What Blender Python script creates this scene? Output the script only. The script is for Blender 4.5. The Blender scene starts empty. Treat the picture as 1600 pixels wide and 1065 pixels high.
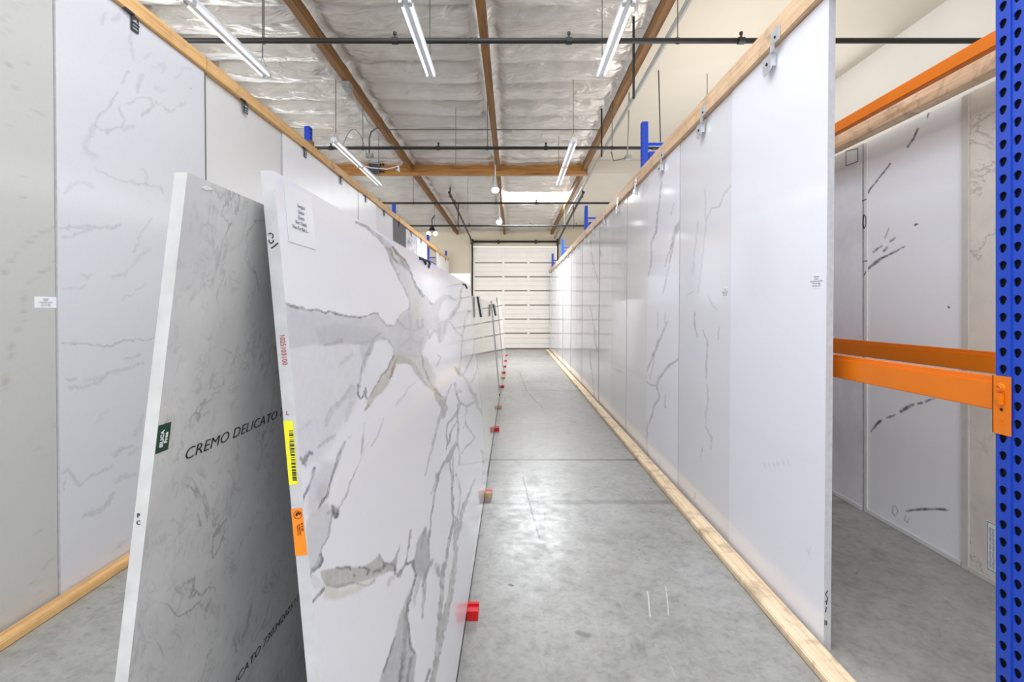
import bpy, bmesh, math, random
import numpy as np
from mathutils import Vector, Matrix

random.seed(7)
S = bpy.context.scene
COL = S.collection
F, VX, VY, H = 750.0, 801.0, 485.0, 1.65      # focal length in px, vanishing point, eye height

# ---------------------------------------------------------------- camera
cam_d = bpy.data.cameras.new('camera')
cam_d.sensor_width = 36.0
cam_d.lens = F / 1600.0 * 36.0
cam_d.shift_x = -(VX - 800.0) / 1600.0
cam_d.shift_y = -(532.5 - VY) / 1600.0
cam_d.clip_start = 0.02
cam = bpy.data.objects.new('camera', cam_d)
COL.objects.link(cam)
cam.location = (0, 0, H)
cam.rotation_euler = (math.pi / 2, 0, 0)
S.camera = cam

# ---------------------------------------------------------------- world, lights, exposure
S.view_settings.view_transform = 'Standard'
S.view_settings.look = 'None'
S.view_settings.gamma = 1
S.view_settings.exposure = 0.33
S.view_settings.use_curve_mapping = False
W = bpy.data.worlds.new('world')
S.world = W
W.use_nodes = True
W.node_tree.nodes['Background'].inputs[0].default_value = (0.93, 0.96, 1.0, 1)
W.node_tree.nodes['Background'].inputs[1].default_value = 1.2


def area(name, loc, rot, sx, sy, power, color=(1, 1, 1), spread=math.pi):
    l = bpy.data.lights.new(name, 'AREA')
    l.shape = 'RECTANGLE'; l.size = sx; l.size_y = sy
    l.energy = power; l.color = color; l.spread = spread
    o = bpy.data.objects.new(name, l)
    COL.objects.link(o)
    o.location = loc; o.rotation_euler = rot
    return o


ZC = H + 3.52       # ceiling foil height
YW = 20.6           # far wall
# skylight seen down the aisle; the other overhead lamps are added, unseen fill
UP = (math.pi, 0, 0)
area('skylight_daylight_far', (0.68, 14.65, ZC - 0.03), (0, 0, 0), 1.75, 1.2, 340, (0.94, 0.97, 1))
area('overhead_fill_near', (0.1, 1.0, ZC - 0.12), (0, 0, 0), 3.6, 6.5, 270, (0.90, 0.95, 1))
area('overhead_fill_left', (-6.0, 7.0, ZC - 0.12), (0, 0, 0), 1.8, 8.0, 160, (1, 0.98, 0.94))
area('overhead_fill_right', (3.9, 0.0, ZC - 0.12), (0, 0, 0), 1.5, 2.5, 16, (1, 0.98, 0.92))
# added upward fill lamps hidden behind the racks, imitating daylight bounced off the floor
area('uplight_fill_left', (-5.0, 8.5, 3.0), UP, 3.0, 20.0, 30, (1, 0.95, 0.87))
area('uplight_fill_right_near', (2.7, 6.0, 3.25), UP, 1.4, 4.4, 55, (1, 0.96, 0.9))
area('uplight_fill_right_far', (2.15, 13.8, 3.25), UP, 0.9, 11.0, 44, (1, 0.96, 0.9))
# added fill lamps, unseen, at both side walls and behind the camera
area('side_fill_left', (-7.3, 9.5, 3.9), (0, -math.pi / 2, 0), 2.2, 19.0, 430, (0.9, 0.95, 1))
area('side_fill_right', (4.8, 12.5, 4.2), (0, math.pi / 2, 0), 1.4, 13.0, 80, (0.92, 0.96, 1))
area('back_fill', (-0.8, -4.5, 2.6), (math.pi / 2, 0, 0), 6.0, 4.2, 110, (0.97, 0.98, 1))

# ---------------------------------------------------------------- colour helpers


def lin(c):
    c = np.asarray(c, dtype=float) / 255.0
    return np.where(c <= 0.04045, c / 12.92, ((c + 0.055) / 1.055) ** 2.4)


def rgba(c, k=1.0):
    l = lin(c) * k
    return (float(l[0]), float(l[1]), float(l[2]), 1.0)


class NT:
    def __init__(self, name):
        self.m = bpy.data.materials.new(name)
        self.m.use_nodes = True
        self.t = self.m.node_tree
        self.b = self.t.nodes['Principled BSDF']

    def n(self, typ, **kw):
        nd = self.t.nodes.new(typ)
        for k, v in kw.items():
            setattr(nd, k, v)
        return nd

    def l(self, a, b):
        self.t.links.new(a, b)

    def math(self, op, a, b=None, c=None, clamp=False):
        nd = self.n('ShaderNodeMath', operation=op)
        nd.use_clamp = clamp
        for i, v in enumerate((a, b, c)):
            if v is None:
                continue
            if isinstance(v, (int, float)):
                nd.inputs[i].default_value = v
            else:
                self.l(v, nd.inputs[i])
        return nd.outputs[0]

    def pos(self, scale=(1, 1, 1), off=(0, 0, 0), rot=(0, 0, 0)):
        g = self.n('ShaderNodeNewGeometry')
        mp = self.n('ShaderNodeMapping')
        mp.inputs['Scale'].default_value = scale
        mp.inputs['Location'].default_value = off
        mp.inputs['Rotation'].default_value = rot
        self.l(g.outputs['Position'], mp.inputs['Vector'])
        return mp.outputs[0]

    def noise(self, vec, scale, detail=4, rough=0.55, dist=0.0):
        nd = self.n('ShaderNodeTexNoise')
        nd.inputs['Scale'].default_value = scale
        nd.inputs['Detail'].default_value = detail
        nd.inputs['Roughness'].default_value = rough
        nd.inputs['Distortion'].default_value = dist
        self.l(vec, nd.inputs['Vector'])
        return nd.outputs['Fac']

    def ramp(self, fac, stops):
        r = self.n('ShaderNodeValToRGB')
        e = r.color_ramp.elements
        while len(e) < len(stops):
            e.new(0.5)
        for el, (p, c) in zip(e, stops):
            el.position = p
            el.color = c if len(c) == 4 else (*c, 1)
        self.l(fac, r.inputs[0])
        return r.outputs[0]

    def mix(self, fac, a, b, mode='MIX'):
        m = self.n('ShaderNodeMix', data_type='RGBA', blend_type=mode)
        for sock, v in ((m.inputs[0], fac), (m.inputs[6], a), (m.inputs[7], b)):
            if isinstance(v, (int, float)):
                sock.default_value = v
            elif isinstance(v, tuple):
                sock.default_value = v
            else:
                self.l(v, sock)
        return m.outputs[2]

    def bump(self, h, strength=0.3, dist=0.01):
        b = self.n('ShaderNodeBump')
        b.inputs['Strength'].default_value = strength
        b.inputs['Distance'].default_value = dist
        self.l(h, b.inputs['Height'])
        self.l(b.outputs[0], self.b.inputs['Normal'])

    def done(self, color=None, rough=0.5, metal=0.0, spec=None):
        if color is not None:
            if isinstance(color, tuple):
                self.b.inputs['Base Color'].default_value = color
            else:
                self.l(color, self.b.inputs['Base Color'])
        if isinstance(rough, (int, float)):
            self.b.inputs['Roughness'].default_value = rough
        else:
            self.l(rough, self.b.inputs['Roughness'])
        self.b.inputs['Metallic'].default_value = metal
        if spec is not None:
            self.b.inputs['Specular IOR Level'].default_value = spec
        return self.m


def flat(name, c, rough=0.5, metal=0.0, var=0.06, scale=9.0):
    t = NT(name)
    n = t.noise(t.pos(), scale, 3)
    col = t.ramp(n, [(0.3, rgba(c, 1 - var)), (0.7, rgba(c, 1 + var))])
    return t.done(col, rough, metal)


def wood(name, c, dark, axis='Y', rough=0.6, freq=1.0, dirt=0.0):
    t = NT(name)
    sc = {'Y': (28 * freq, 1.3, 28 * freq), 'X': (1.3, 28 * freq, 28 * freq)}[axis]
    v = t.pos(sc)
    g = t.noise(v, 1.0, 5, 0.6, 0.6)
    k = t.noise(t.pos((9, 4, 9)), 1.0, 2)
    col = t.ramp(g, [(0.3, rgba(dark)), (0.55, rgba(c)), (0.8, rgba(c, 1.12))])
    knot = t.ramp(k, [(0.70, (0, 0, 0, 1)), (0.76, (1, 1, 1, 1))])
    col = t.mix(t.math('MULTIPLY', knot, 0.6), col, rgba(dark, 0.6))
    if dirt > 0:
        dn = t.noise(t.pos(off=(3, 3, 3)), 7, 5, 0.65, 0.5)
        df = t.ramp(dn, [(0.5, (0, 0, 0, 1)), (0.68, (1, 1, 1, 1))])
        col = t.mix(t.math('MULTIPLY', df, dirt), col, rgba((128, 106, 84)))
    t.bump(g, 0.25, 0.003)
    return t.done(col, rough)


def stone(name, base, vein=(150, 150, 152), vs=0.9, va=0.0, mott=0.03, rough=0.12, off=0.0, thr=0.03, cloud=0.0, cc=(185, 185, 188)):
    """polished slab: base colour, thin noise veins (strength va), soft clouds"""
    t = NT(name)
    p = t.pos(off=(off, off * 1.7, off * 0.6))
    m = t.noise(p, 14, 3)
    col = t.ramp(m, [(0.35, rgba(base, 1 - mott)), (0.65, rgba(base, 1 + mott * 0.4))])
    if cloud > 0:
        cn = t.noise(t.pos((1, 1, 0.8), off=(off + 3, 1, 2)), 2.2, 6, 0.6, 0.4)
        cf = t.ramp(cn, [(0.45, (0, 0, 0, 1)), (0.7, (1, 1, 1, 1))])
        col = t.mix(t.math('MULTIPLY', cf, cloud), col, rgba(cc))
    if va > 0:
        a = t.noise(p, vs, 8, 0.62, 0.5)
        d = t.math('ABSOLUTE', t.math('SUBTRACT', a, 0.5))
        line = t.math('SUBTRACT', 1.0, t.math('DIVIDE', d, thr), clamp=True)
        gate = t.noise(t.pos(off=(off + 9, 4, 1)), 1.7, 3)
        g = t.math('MULTIPLY', t.math('SUBTRACT', gate, 0.45), 6.0, clamp=True)
        f = t.math('MULTIPLY', t.math('MULTIPLY', line, g), va, clamp=True)
        col = t.mix(f, col, rgba(vein))
    return t.done(col, rough, 0.0, 0.5)


def painted(name, rough=0.12, fine=0.04, spots=None):
    """polished slab whose veining is held in the mesh's colour attribute"""
    t = NT(name)
    a = t.n('ShaderNodeAttribute')
    a.attribute_name = 'veining'
    n = t.noise(t.pos(), 60, 4, 0.6)
    g = t.ramp(n, [(0.3, (1 - fine, 1 - fine, 1 - fine, 1)), (0.7, (1, 1, 1, 1))])
    col = t.mix(1.0, a.outputs['Color'], g, 'MULTIPLY')
    return t.done(col, rough, 0.0, 0.5)


# ---------------------------------------------------------------- materials
M_floor = None
M_conc_edge = flat('slab_edge', (184, 184, 187), 0.6, 0, 0.08, 30)
M_edge_grey = flat('slab_edge_grey', (190, 190, 190), 0.6, 0, 0.1, 22)
M_blue = flat('blue_powder_coat', (22, 66, 182), 0.32, 0, 0.05, 6)
M_shade_in = flat('post_inside_shade', (12, 13, 28), 0.8, 0, 0.02)
M_orange = flat('orange_powder_coat', (226, 118, 0), 0.38, 0, 0.04, 5)
M_steel = flat('galvanised_steel', (205, 208, 212), 0.35, 0.5, 0.08, 60)
M_steel_dk = flat('dark_steel', (74, 76, 84), 0.45, 0.5, 0.08, 60)
M_bolt = flat('black_bolt', (28, 28, 30), 0.5, 0.3)
M_wood_r = wood('pine_pale', (218, 186, 152), (196, 156, 118), dirt=0.35)
M_wood_l = wood('pine_yellow', (224, 180, 122), (194, 142, 84), dirt=0.25)
M_wood_rail = wood('pine_rail', (244, 220, 186), (214, 182, 142), dirt=0.55)
M_purlin = wood('old_fir', (132, 90, 38), (84, 54, 20))
M_glulam = wood('glulam', (176, 122, 58), (120, 76, 32), 'X', 0.45, 0.7)
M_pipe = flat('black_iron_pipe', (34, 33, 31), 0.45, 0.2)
M_white_paint = flat('white_enamel', (222, 226, 230), 0.4)
M_grey_conduit = flat('grey_conduit', (150, 150, 146), 0.5, 0.3)
M_ink = flat('black_ink', (18, 18, 20), 0.6, 0, 0.02)
M_print = flat('grey_print', (128, 130, 150), 0.6, 0, 0.02)
M_print2 = flat('pale_print', (150, 150, 162), 0.6, 0, 0.02)
M_red_ink = flat('red_ink', (170, 60, 66), 0.6, 0, 0.02)
M_paper = flat('white_paper', (236, 238, 242), 0.6, 0, 0.01)
M_green = flat('green_label', (14, 62, 44), 0.4, 0, 0.03)
M_yellow = flat('yellow_label', (226, 220, 10), 0.45, 0, 0.02)
M_orange_lab = flat('orange_label', (246, 132, 10), 0.45, 0, 0.02)
M_red = flat('red_plastic', (206, 12, 20), 0.35, 0, 0.03)
M_beige = flat('beige_wall_paint', (222, 210, 186), 0.7, 0, 0.02, 2)
M_drywall = flat('drywall_paint', (204, 197, 184), 0.8, 0, 0.02, 2)
M_door = flat('door_enamel', (248, 242, 232), 0.4, 0, 0.015, 3)
M_doorline = flat('door_seam', (120, 112, 100), 0.7, 0, 0.02)
M_wire = flat('grey_wire', (92, 92, 88), 0.6, 0.2)


def emis(name, c, s):
    t = NT(name)
    t.b.inputs['Emission Color'].default_value = (*c, 1)
    t.b.inputs['Emission Strength'].default_value = s
    return t.done((0.9, 0.9, 0.9, 1), 0.4)


M_tube = emis('fluorescent_tube', (0.95, 0.97, 1.0), 0.55)
M_bulb = emis('lamp_bulb', (1, 0.98, 0.94), 2.6)
M_sky = emis('skylight_lens', (1, 0.99, 0.98), 2.2)


def floor_material():
    t = NT('polished_concrete')
    g = t.n('ShaderNodeNewGeometry')
    sep = t.n('ShaderNodeSeparateXYZ')
    t.l(g.outputs['Position'], sep.inputs[0])
    X, Y = sep.outputs[0], sep.outputs[1]
    n1 = t.noise(t.pos(), 1.1, 6, 0.62, 0.4)
    n2 = t.noise(t.pos(off=(4, 2, 0)), 7.5, 6, 0.65, 0.3)
    n3 = t.noise(t.pos(off=(1, 7, 0)), 60, 3, 0.6)
    col = t.ramp(n1, [(0.3, rgba((146, 145, 140))), (0.5, rgba((158, 157, 153))), (0.72, rgba((172, 172, 169)))])
    c2 = t.ramp(n2, [(0.3, (0.66, 0.66, 0.65, 1)), (0.5, (0.97, 0.97, 0.97, 1)), (0.75, (1.12, 1.12, 1.12, 1))])
    col = t.mix(0.65, col, c2, 'MULTIPLY')
    c3 = t.ramp(n3, [(0.3, (0.88, 0.88, 0.88, 1)), (0.6, (1.03, 1.03, 1.03, 1))])
    col = t.mix(0.25, col, c3, 'MULTIPLY')
    n4 = t.noise(t.pos(off=(2, 9, 0)), 24, 5, 0.65, 0.6)
    c4 = t.ramp(n4, [(0.32, (0.80, 0.79, 0.77, 1)), (0.5, (0.98, 0.98, 0.98, 1)), (0.68, (1.07, 1.07, 1.07, 1))])
    col = t.mix(1.0, col, c4, 'MULTIPLY')
    # dark blotches
    sp = t.noise(t.pos(off=(11, 3, 0)), 3.3, 4, 0.6)
    spf = t.ramp(sp, [(0.66, (0, 0, 0, 1)), (0.74, (1, 1, 1, 1))])
    col = t.mix(t.math('MULTIPLY', spf, 0.5), col, rgba((98, 97, 94)))
    # pale scuffs, long and thin
    for ang, o in ((0.5, 0), (-0.7, 5), (1.3, 9)):
        s = t.noise(t.pos((26, 2.2, 1), off=(o, o * 2, 0), rot=(0, 0, ang)), 1.3, 4, 0.6, 0.5)
        sf = t.ramp(s, [(0.66, (0, 0, 0, 1)), (0.73, (1, 1, 1, 1))])
        col = t.mix(t.math('MULTIPLY', sf, 0.2), col, rgba((212, 212, 208)))
    # saw-cut joints across the aisle and along it
    wob = t.math('MULTIPLY', t.math('SUBTRACT', t.noise(t.pos(), 6, 3), 0.5), 0.012)
    for y0, w, a in ((5.31, 0.036, 0.85), (4.14, 0.06, 0.35), (9.9, 0.10, 0.25), (-0.2, 0.012, 0.6)):
        d = t.math('ABSOLUTE', t.math('ADD', t.math('SUBTRACT', Y, y0), wob))
        f = t.math('MULTIPLY', t.math('MULTIPLY', t.math('SUBTRACT', 1.0, t.math('DIVIDE', d, w)), 2.0, clamp=True), a)
        col = t.mix(f, col, rgba((50, 48, 45)))
    # scratches: (x0,y0)-(x1,y1) on the floor

    def seg(x0, y0, x1, y1, w, a, c):
        nonlocal col
        dx, dy = x1 - x0, y1 - y0
        L2 = dx * dx + dy * dy
        ax = t.math('SUBTRACT', X, x0); ay = t.math('SUBTRACT', Y, y0)
        h = t.math('DIVIDE', t.math('ADD', t.math('MULTIPLY', ax, dx), t.math('MULTIPLY', ay, dy)), L2, clamp=True)
        ex = t.math('SUBTRACT', ax, t.math('MULTIPLY', h, dx))
        ey = t.math('SUBTRACT', ay, t.math('MULTIPLY', h, dy))
        ex = t.math('ADD', ex, wob)
        d = t.math('SQRT', t.math('ADD', t.math('MULTIPLY', ex, ex), t.math('MULTIPLY', ey, ey)))
        f = t.math('MULTIPLY', t.math('MULTIPLY', t.math('SUBTRACT', 1.0, t.math('DIVIDE', d, w)), 1.8, clamp=True), a)
        col = t.mix(f, col, rgba(c))

    def fl(x, y):
        Yd = H * F / (y - VY)
        return (x - VX) * Yd / F, Yd
    for (a, b, w, al, c) in (((817, 745), (831, 800), 0.008, 0.9, (60, 60, 60)), ((831, 800), (843, 840), 0.007, 0.9, (70, 70, 70)),
                             ((812, 582), (824, 612), 0.014, 0.7, (96, 94, 90)), ((824, 612), (848, 637), 0.016, 0.7, (96, 94, 90)),
                             ((797, 913), (800, 914), 0.012, 0.9, (40, 40, 44)), ((838, 768), (842, 790), 0.006, 0.4, (90, 90, 90)),
                             ((851, 800), (852, 812), 0.006, 0.4, (90, 90, 90)), ((920, 842), (948, 846), 0.045, 0.30, (96, 94, 92)),
                             ((876, 738), (892, 736), 0.05, 0.30, (110, 108, 104)), ((905, 988), (918, 992), 0.02, 0.5, (70, 70, 72)),
                             ((1012, 924), (1016, 962), 0.004, 0.6, (220, 220, 216)), ((1040, 915), (1045, 960), 0.003, 0.6, (220, 220, 216))):
        seg(*fl(*a), *fl(*b), w * 1.3, al, c)
    r = t.ramp(n2, [(0.3, (0.42, 0.42, 0.42, 1)), (0.7, (0.26, 0.26, 0.26, 1))])
    t.bump(n2, 0.02, 0.01)
    return t.done(col, r, 0.0, 0.55)


def foil_material():
    t = NT('white_insulation_foil')
    v = t.pos((1.1, 3.2, 1))
    a = t.noise(v, 0.9, 3, 0.5, 0.8)
    b = t.noise(t.pos((2.2, 4.5, 1), off=(3, 1, 0)), 1.5, 3, 0.5, 1.0)
    h = t.math('ADD', a, t.math('MULTIPLY', b, 0.5))
    t.bump(h, 0.7, 0.10)
    n = t.noise(t.pos(), 1.3, 3)
    col = t.ramp(n, [(0.3, rgba((204, 200, 194))), (0.7, rgba((222, 219, 214)))])
    return t.done(col, 0.33, 0.45)


M_floor = floor_material()
M_foil = foil_material()

# ---------------------------------------------------------------- mesh helpers


class MB:
    def __init__(self):
        self.v, self.f, self.mi = [], [], []

    def add(self, vs, fs, mi=0):
        o = len(self.v)
        self.v += [tuple(p) for p in vs]
        self.f += [tuple(i + o for i in f) for f in fs]
        self.mi += [mi] * len(fs)
        return self

    def box(self, x0, x1, y0, y1, z0, z1, mi=0, bev=0.0):
        x0, x1 = min(x0, x1), max(x0, x1); y0, y1 = min(y0, y1), max(y0, y1); z0, z1 = min(z0, z1), max(z0, z1)
        if bev <= 0:
            vs = [(x0, y0, z0), (x1, y0, z0), (x1, y1, z0), (x0, y1, z0), (x0, y0, z1), (x1, y0, z1), (x1, y1, z1), (x0, y1, z1)]
            return self.add(vs, [(0, 3, 2, 1), (4, 5, 6, 7), (0, 1, 5, 4), (1, 2, 6, 5), (2, 3, 7, 6), (3, 0, 4, 7)], mi)
        bm = bmesh.new()
        bmesh.ops.create_cube(bm, size=1)
        for v in bm.verts:
            v.co = ((x0 + x1) / 2 + v.co.x * (x1 - x0), (y0 + y1) / 2 + v.co.y * (y1 - y0), (z0 + z1) / 2 + v.co.z * (z1 - z0))
        bmesh.ops.bevel(bm, geom=bm.edges[:], offset=bev, segments=2, affect='EDGES')
        return self.bm(bm, mi)

    def bm(self, bm, mi=0):
        bm.verts.index_update()
        self.add([tuple(v.co) for v in bm.verts], [tuple(v.index for v in f.verts) for f in bm.faces], mi)
        bm.free()
        return self

    def hexa(self, lo, hi, mi=0):
        """lo, hi: 4 points each, same winding"""
        return self.add(list(lo) + list(hi), [(0, 3, 2, 1), (4, 5, 6, 7), (0, 1, 5, 4), (1, 2, 6, 5), (2, 3, 7, 6), (3, 0, 4, 7)], mi)

    def tube(self, pts, r, seg=10, mi=0, cap=True):
        pts = [Vector(p) for p in pts]
        rings = []
        up = None
        for i, p in enumerate(pts):
            d = (pts[min(i + 1, len(pts) - 1)] - pts[max(i - 1, 0)]).normalized()
            if up is None:
                up = Vector((0, 0, 1)) if abs(d.z) < 0.9 else Vector((1, 0, 0))
            a = d.cross(up).normalized(); b = a.cross(d).normalized()
            up = b
            rr = r[i] if isinstance(r, (list, tuple)) else r
            rings.append([p + a * rr * math.cos(2 * math.pi * k / seg) + b * rr * math.sin(2 * math.pi * k / seg) for k in range(seg)])
        vs = [q for ring in rings for q in ring]
        fs = []
        for i in range(len(pts) - 1):
            for k in range(seg):
                fs.append((i * seg + k, i * seg + (k + 1) % seg, (i + 1) * seg + (k + 1) % seg, (i + 1) * seg + k))
        if cap:
            fs.append(tuple(range(seg))[::-1]); fs.append(tuple((len(pts) - 1) * seg + k for k in range(seg)))
        return self.add(vs, fs, mi)

    def sphere(self, c, r, mi=0, sz=1.0):
        bm = bmesh.new()
        bmesh.ops.create_uvsphere(bm, u_segments=20, v_segments=12, radius=r)
        for v in bm.verts:
            v.co = Vector((c[0] + v.co.x, c[1] + v.co.y, c[2] + v.co.z * sz))
        return self.bm(bm, mi)


def obj(name, mb, mats, parent=None, smooth=False, attr=None):
    vs = np.array(mb.v, dtype=float)
    if parent is None:
        lo, hi = vs.min(0), vs.max(0)
        loc = Vector(((lo[0] + hi[0]) / 2, (lo[1] + hi[1]) / 2, lo[2]))
        local = loc
    else:
        w = Vector(parent['_w']) if '_w' in parent.keys() else Vector((0, 0, 0))
        loc = w; local = Vector((0, 0, 0))
    vs = vs - np.array(loc)
    me = bpy.data.meshes.new(name)
    me.from_pydata(vs.tolist(), [], mb.f)
    if not isinstance(mats, (list, tuple)):
        mats = [mats]
    for m in mats:
        me.materials.append(m)
    if len(mats) > 1:
        me.polygons.foreach_set('material_index', mb.mi)
    if smooth:
        me.polygons.foreach_set('use_smooth', [True] * len(me.polygons))
    if attr is not None:
        a = me.color_attributes.new('veining', 'FLOAT_COLOR', 'POINT')
        full = np.ones((len(vs), 4)); full[:len(attr), :3] = attr
        a.data.foreach_set('color', full.ravel())
    me.update()
    o = bpy.data.objects.new(name, me)
    COL.objects.link(o)
    o.location = local
    o['_w'] = [float(c) for c in loc]
    if parent is not None:
        o.parent = parent
    return o


def empty(name, loc):
    o = bpy.data.objects.new(name, None)
    o.empty_display_size = 0.1
    COL.objects.link(o)
    o.location = loc
    o['_w'] = [float(c) for c in loc]
    return o


def tag(o, label, cat, group=None):
    o['label'] = label; o['category'] = cat
    if group:
        o['group'] = group
    return o


def struct(o):
    o['kind'] = 'structure'
    return o


def copy_tree(o, loc, rz=None):
    r = o.copy(); COL.objects.link(r); r.location = loc
    if rz is not None:
        r.rotation_euler = (0, 0, rz)
    for ch in list(o.children):
        c = ch.copy(); COL.objects.link(c); c.parent = r
        for g in list(ch.children):
            d = g.copy(); COL.objects.link(d); d.parent = c
    return r


DG = None


def text_mb(s, size, origin, right, up, depth=0.0006, wscale=1.0, align='LEFT', shear=0.0, spacing=1.0, bold=0.0):
    """lettering as a thin mesh; right/up are world unit vectors, origin = baseline start"""
    cu = bpy.data.curves.new('t', 'FONT')
    cu.body = s; cu.size = size; cu.extrude = depth / 2; cu.align_x = align
    cu.shear = shear; cu.space_character = spacing; cu.resolution_u = 3; cu.offset = bold
    o = bpy.data.objects.new('t', cu)
    COL.objects.link(o)
    dg = bpy.context.evaluated_depsgraph_get(); dg.update()
    me = bpy.data.meshes.new_from_object(o.evaluated_get(dg))
    R, U = Vector(right).normalized(), Vector(up).normalized()
    N = R.cross(U)
    O = Vector(origin)
    mb = MB()
    mb.add([tuple(O + R * (v.co.x * wscale) + U * v.co.y + N * (v.co.z + depth * 0.6)) for v in me.vertices],
           [tuple(p.vertices) for p in me.polygons])
    bpy.data.objects.remove(o); bpy.data.curves.remove(cu); bpy.data.meshes.remove(me)
    return mb


def merge(*mbs):
    m = MB()
    for b in mbs:
        o = len(m.v)
        m.v += b.v; m.f += [tuple(i + o for i in f) for f in b.f]; m.mi += b.mi
    return m


def P(x, y, Y):
    return ((x - VX) * Y / F, Y, H - (y - VY) * Y / F)


# ---------------------------------------------------------------- numpy painting of traced veining


def vnoise(x, y, seed):
    xi = np.floor(x).astype(np.int64); yi = np.floor(y).astype(np.int64)
    fx, fy = x - xi, y - yi
    fx = fx * fx * (3 - 2 * fx); fy = fy * fy * (3 - 2 * fy)

    def h(a, b):
        n = (a * 374761393 + b * 668265263 + seed * 974634777) & 0xffffffff
        n = ((n ^ (n >> 13)) * 1274126177) & 0xffffffff
        n = n ^ (n >> 16)
        return (n & 0xffffff) / float(0xffffff)
    return (h(xi, yi) * (1 - fx) * (1 - fy) + h(xi + 1, yi) * fx * (1 - fy) + h(xi, yi + 1) * (1 - fx) * fy + h(xi + 1, yi + 1) * fx * fy)


def fbm(x, y, seed, oct=4):
    s, a, t = 0, 1.0, 0
    for k in range(oct):
        s = s + a * vnoise(x * 2 ** k, y * 2 ** k, seed + k); t += a; a *= 0.55
    return s / t - 0.5


def sm(x):
    x = np.clip(x, 0, 1)
    return x * x * (3 - 2 * x)


WK = 0.75
AK = 0.9


def paint(px, py, base, ops, warp=3.0, wscale=14.0, seed=3, ak=1.0, wk=1.0, sk=1.0):
    """ops: ('s', pts(x,y,w), colour, alpha[, soft]) strokes or ('p', pts, colour, alpha, soft) polygons"""
    n = len(px)
    col = np.tile(lin(base), (n, 1))
    wx = px + warp * 2 * fbm(px / wscale, py / wscale, seed) + 0.8 * fbm(px / 3, py / 3, seed + 40) * min(warp, 2)
    wy = py + warp * 2 * fbm(px / wscale, py / wscale, seed + 20) + 0.8 * fbm(px / 3, py / 3, seed + 60) * min(warp, 2)
    rag = fbm(px / 4, py / 7, seed + 80) * 1.6
    rag2 = fbm(px / 6, py / 6, seed + 90)
    for op in ops:
        kind, pts, c, al = op[:4]
        soft = (op[4] if len(op) > 4 else 1.2) * sk
        P_ = np.array([p[:2] for p in pts], float)
        pad = 14 + soft * 3
        W_ = np.array([p[2] if len(p) > 2 else 1.5 for p in pts], float)
        pad += W_.max()
        m = (px > P_[:, 0].min() - pad) & (px < P_[:, 0].max() + pad) & (py > P_[:, 1].min() - pad) & (py < P_[:, 1].max() + pad)
        idx = np.nonzero(m)[0]
        if len(idx) == 0:
            continue
        x, y = wx[idx], wy[idx]
        dmin = np.full(len(idx), 1e9); wid = np.zeros(len(idx))
        k = len(P_)
        segs = range(k - 1) if kind == 's' else range(k)
        ins = np.zeros(len(idx), bool)
        for i in segs:
            a, b = P_[i], P_[(i + 1) % k]
            d = b - a
            L = max((d ** 2).sum(), 1e-9)
            h = np.clip(((x - a[0]) * d[0] + (y - a[1]) * d[1]) / L, 0, 1)
            dist = np.hypot(x - a[0] - h * d[0], y - a[1] - h * d[1])
            w = (W_[i] * (1 - h) + W_[(i + 1) % k] * h) * WK * wk * (1 + 1.3 * rag2[idx])
            if kind == 's':
                val = dist - w / 2
                better = val < dmin
                dmin[better] = val[better]
            else:
                dmin = np.minimum(dmin, dist)
                cond = ((a[1] > y) != (b[1] > y)) & (x < (b[0] - a[0]) * (y - a[1]) / (b[1] - a[1] + 1e-9) + a[0])
                ins ^= cond
        if kind == 's':
            f = sm(1 - (dmin) / (soft + 0.4))
        else:
            sd = np.where(ins, dmin, -dmin)
            f = sm(sd / (2 * soft) + 0.5)
        al_ = al * AK * ak * (1 + (0.9 if kind == 's' else 0.3) * rag[idx])
        f = np.clip(f * al_, 0, 1)[:, None]
        col[idx] = col[idx] * (1 - f) + lin(c) * f
    return np.clip(col, 0, 1)


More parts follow.
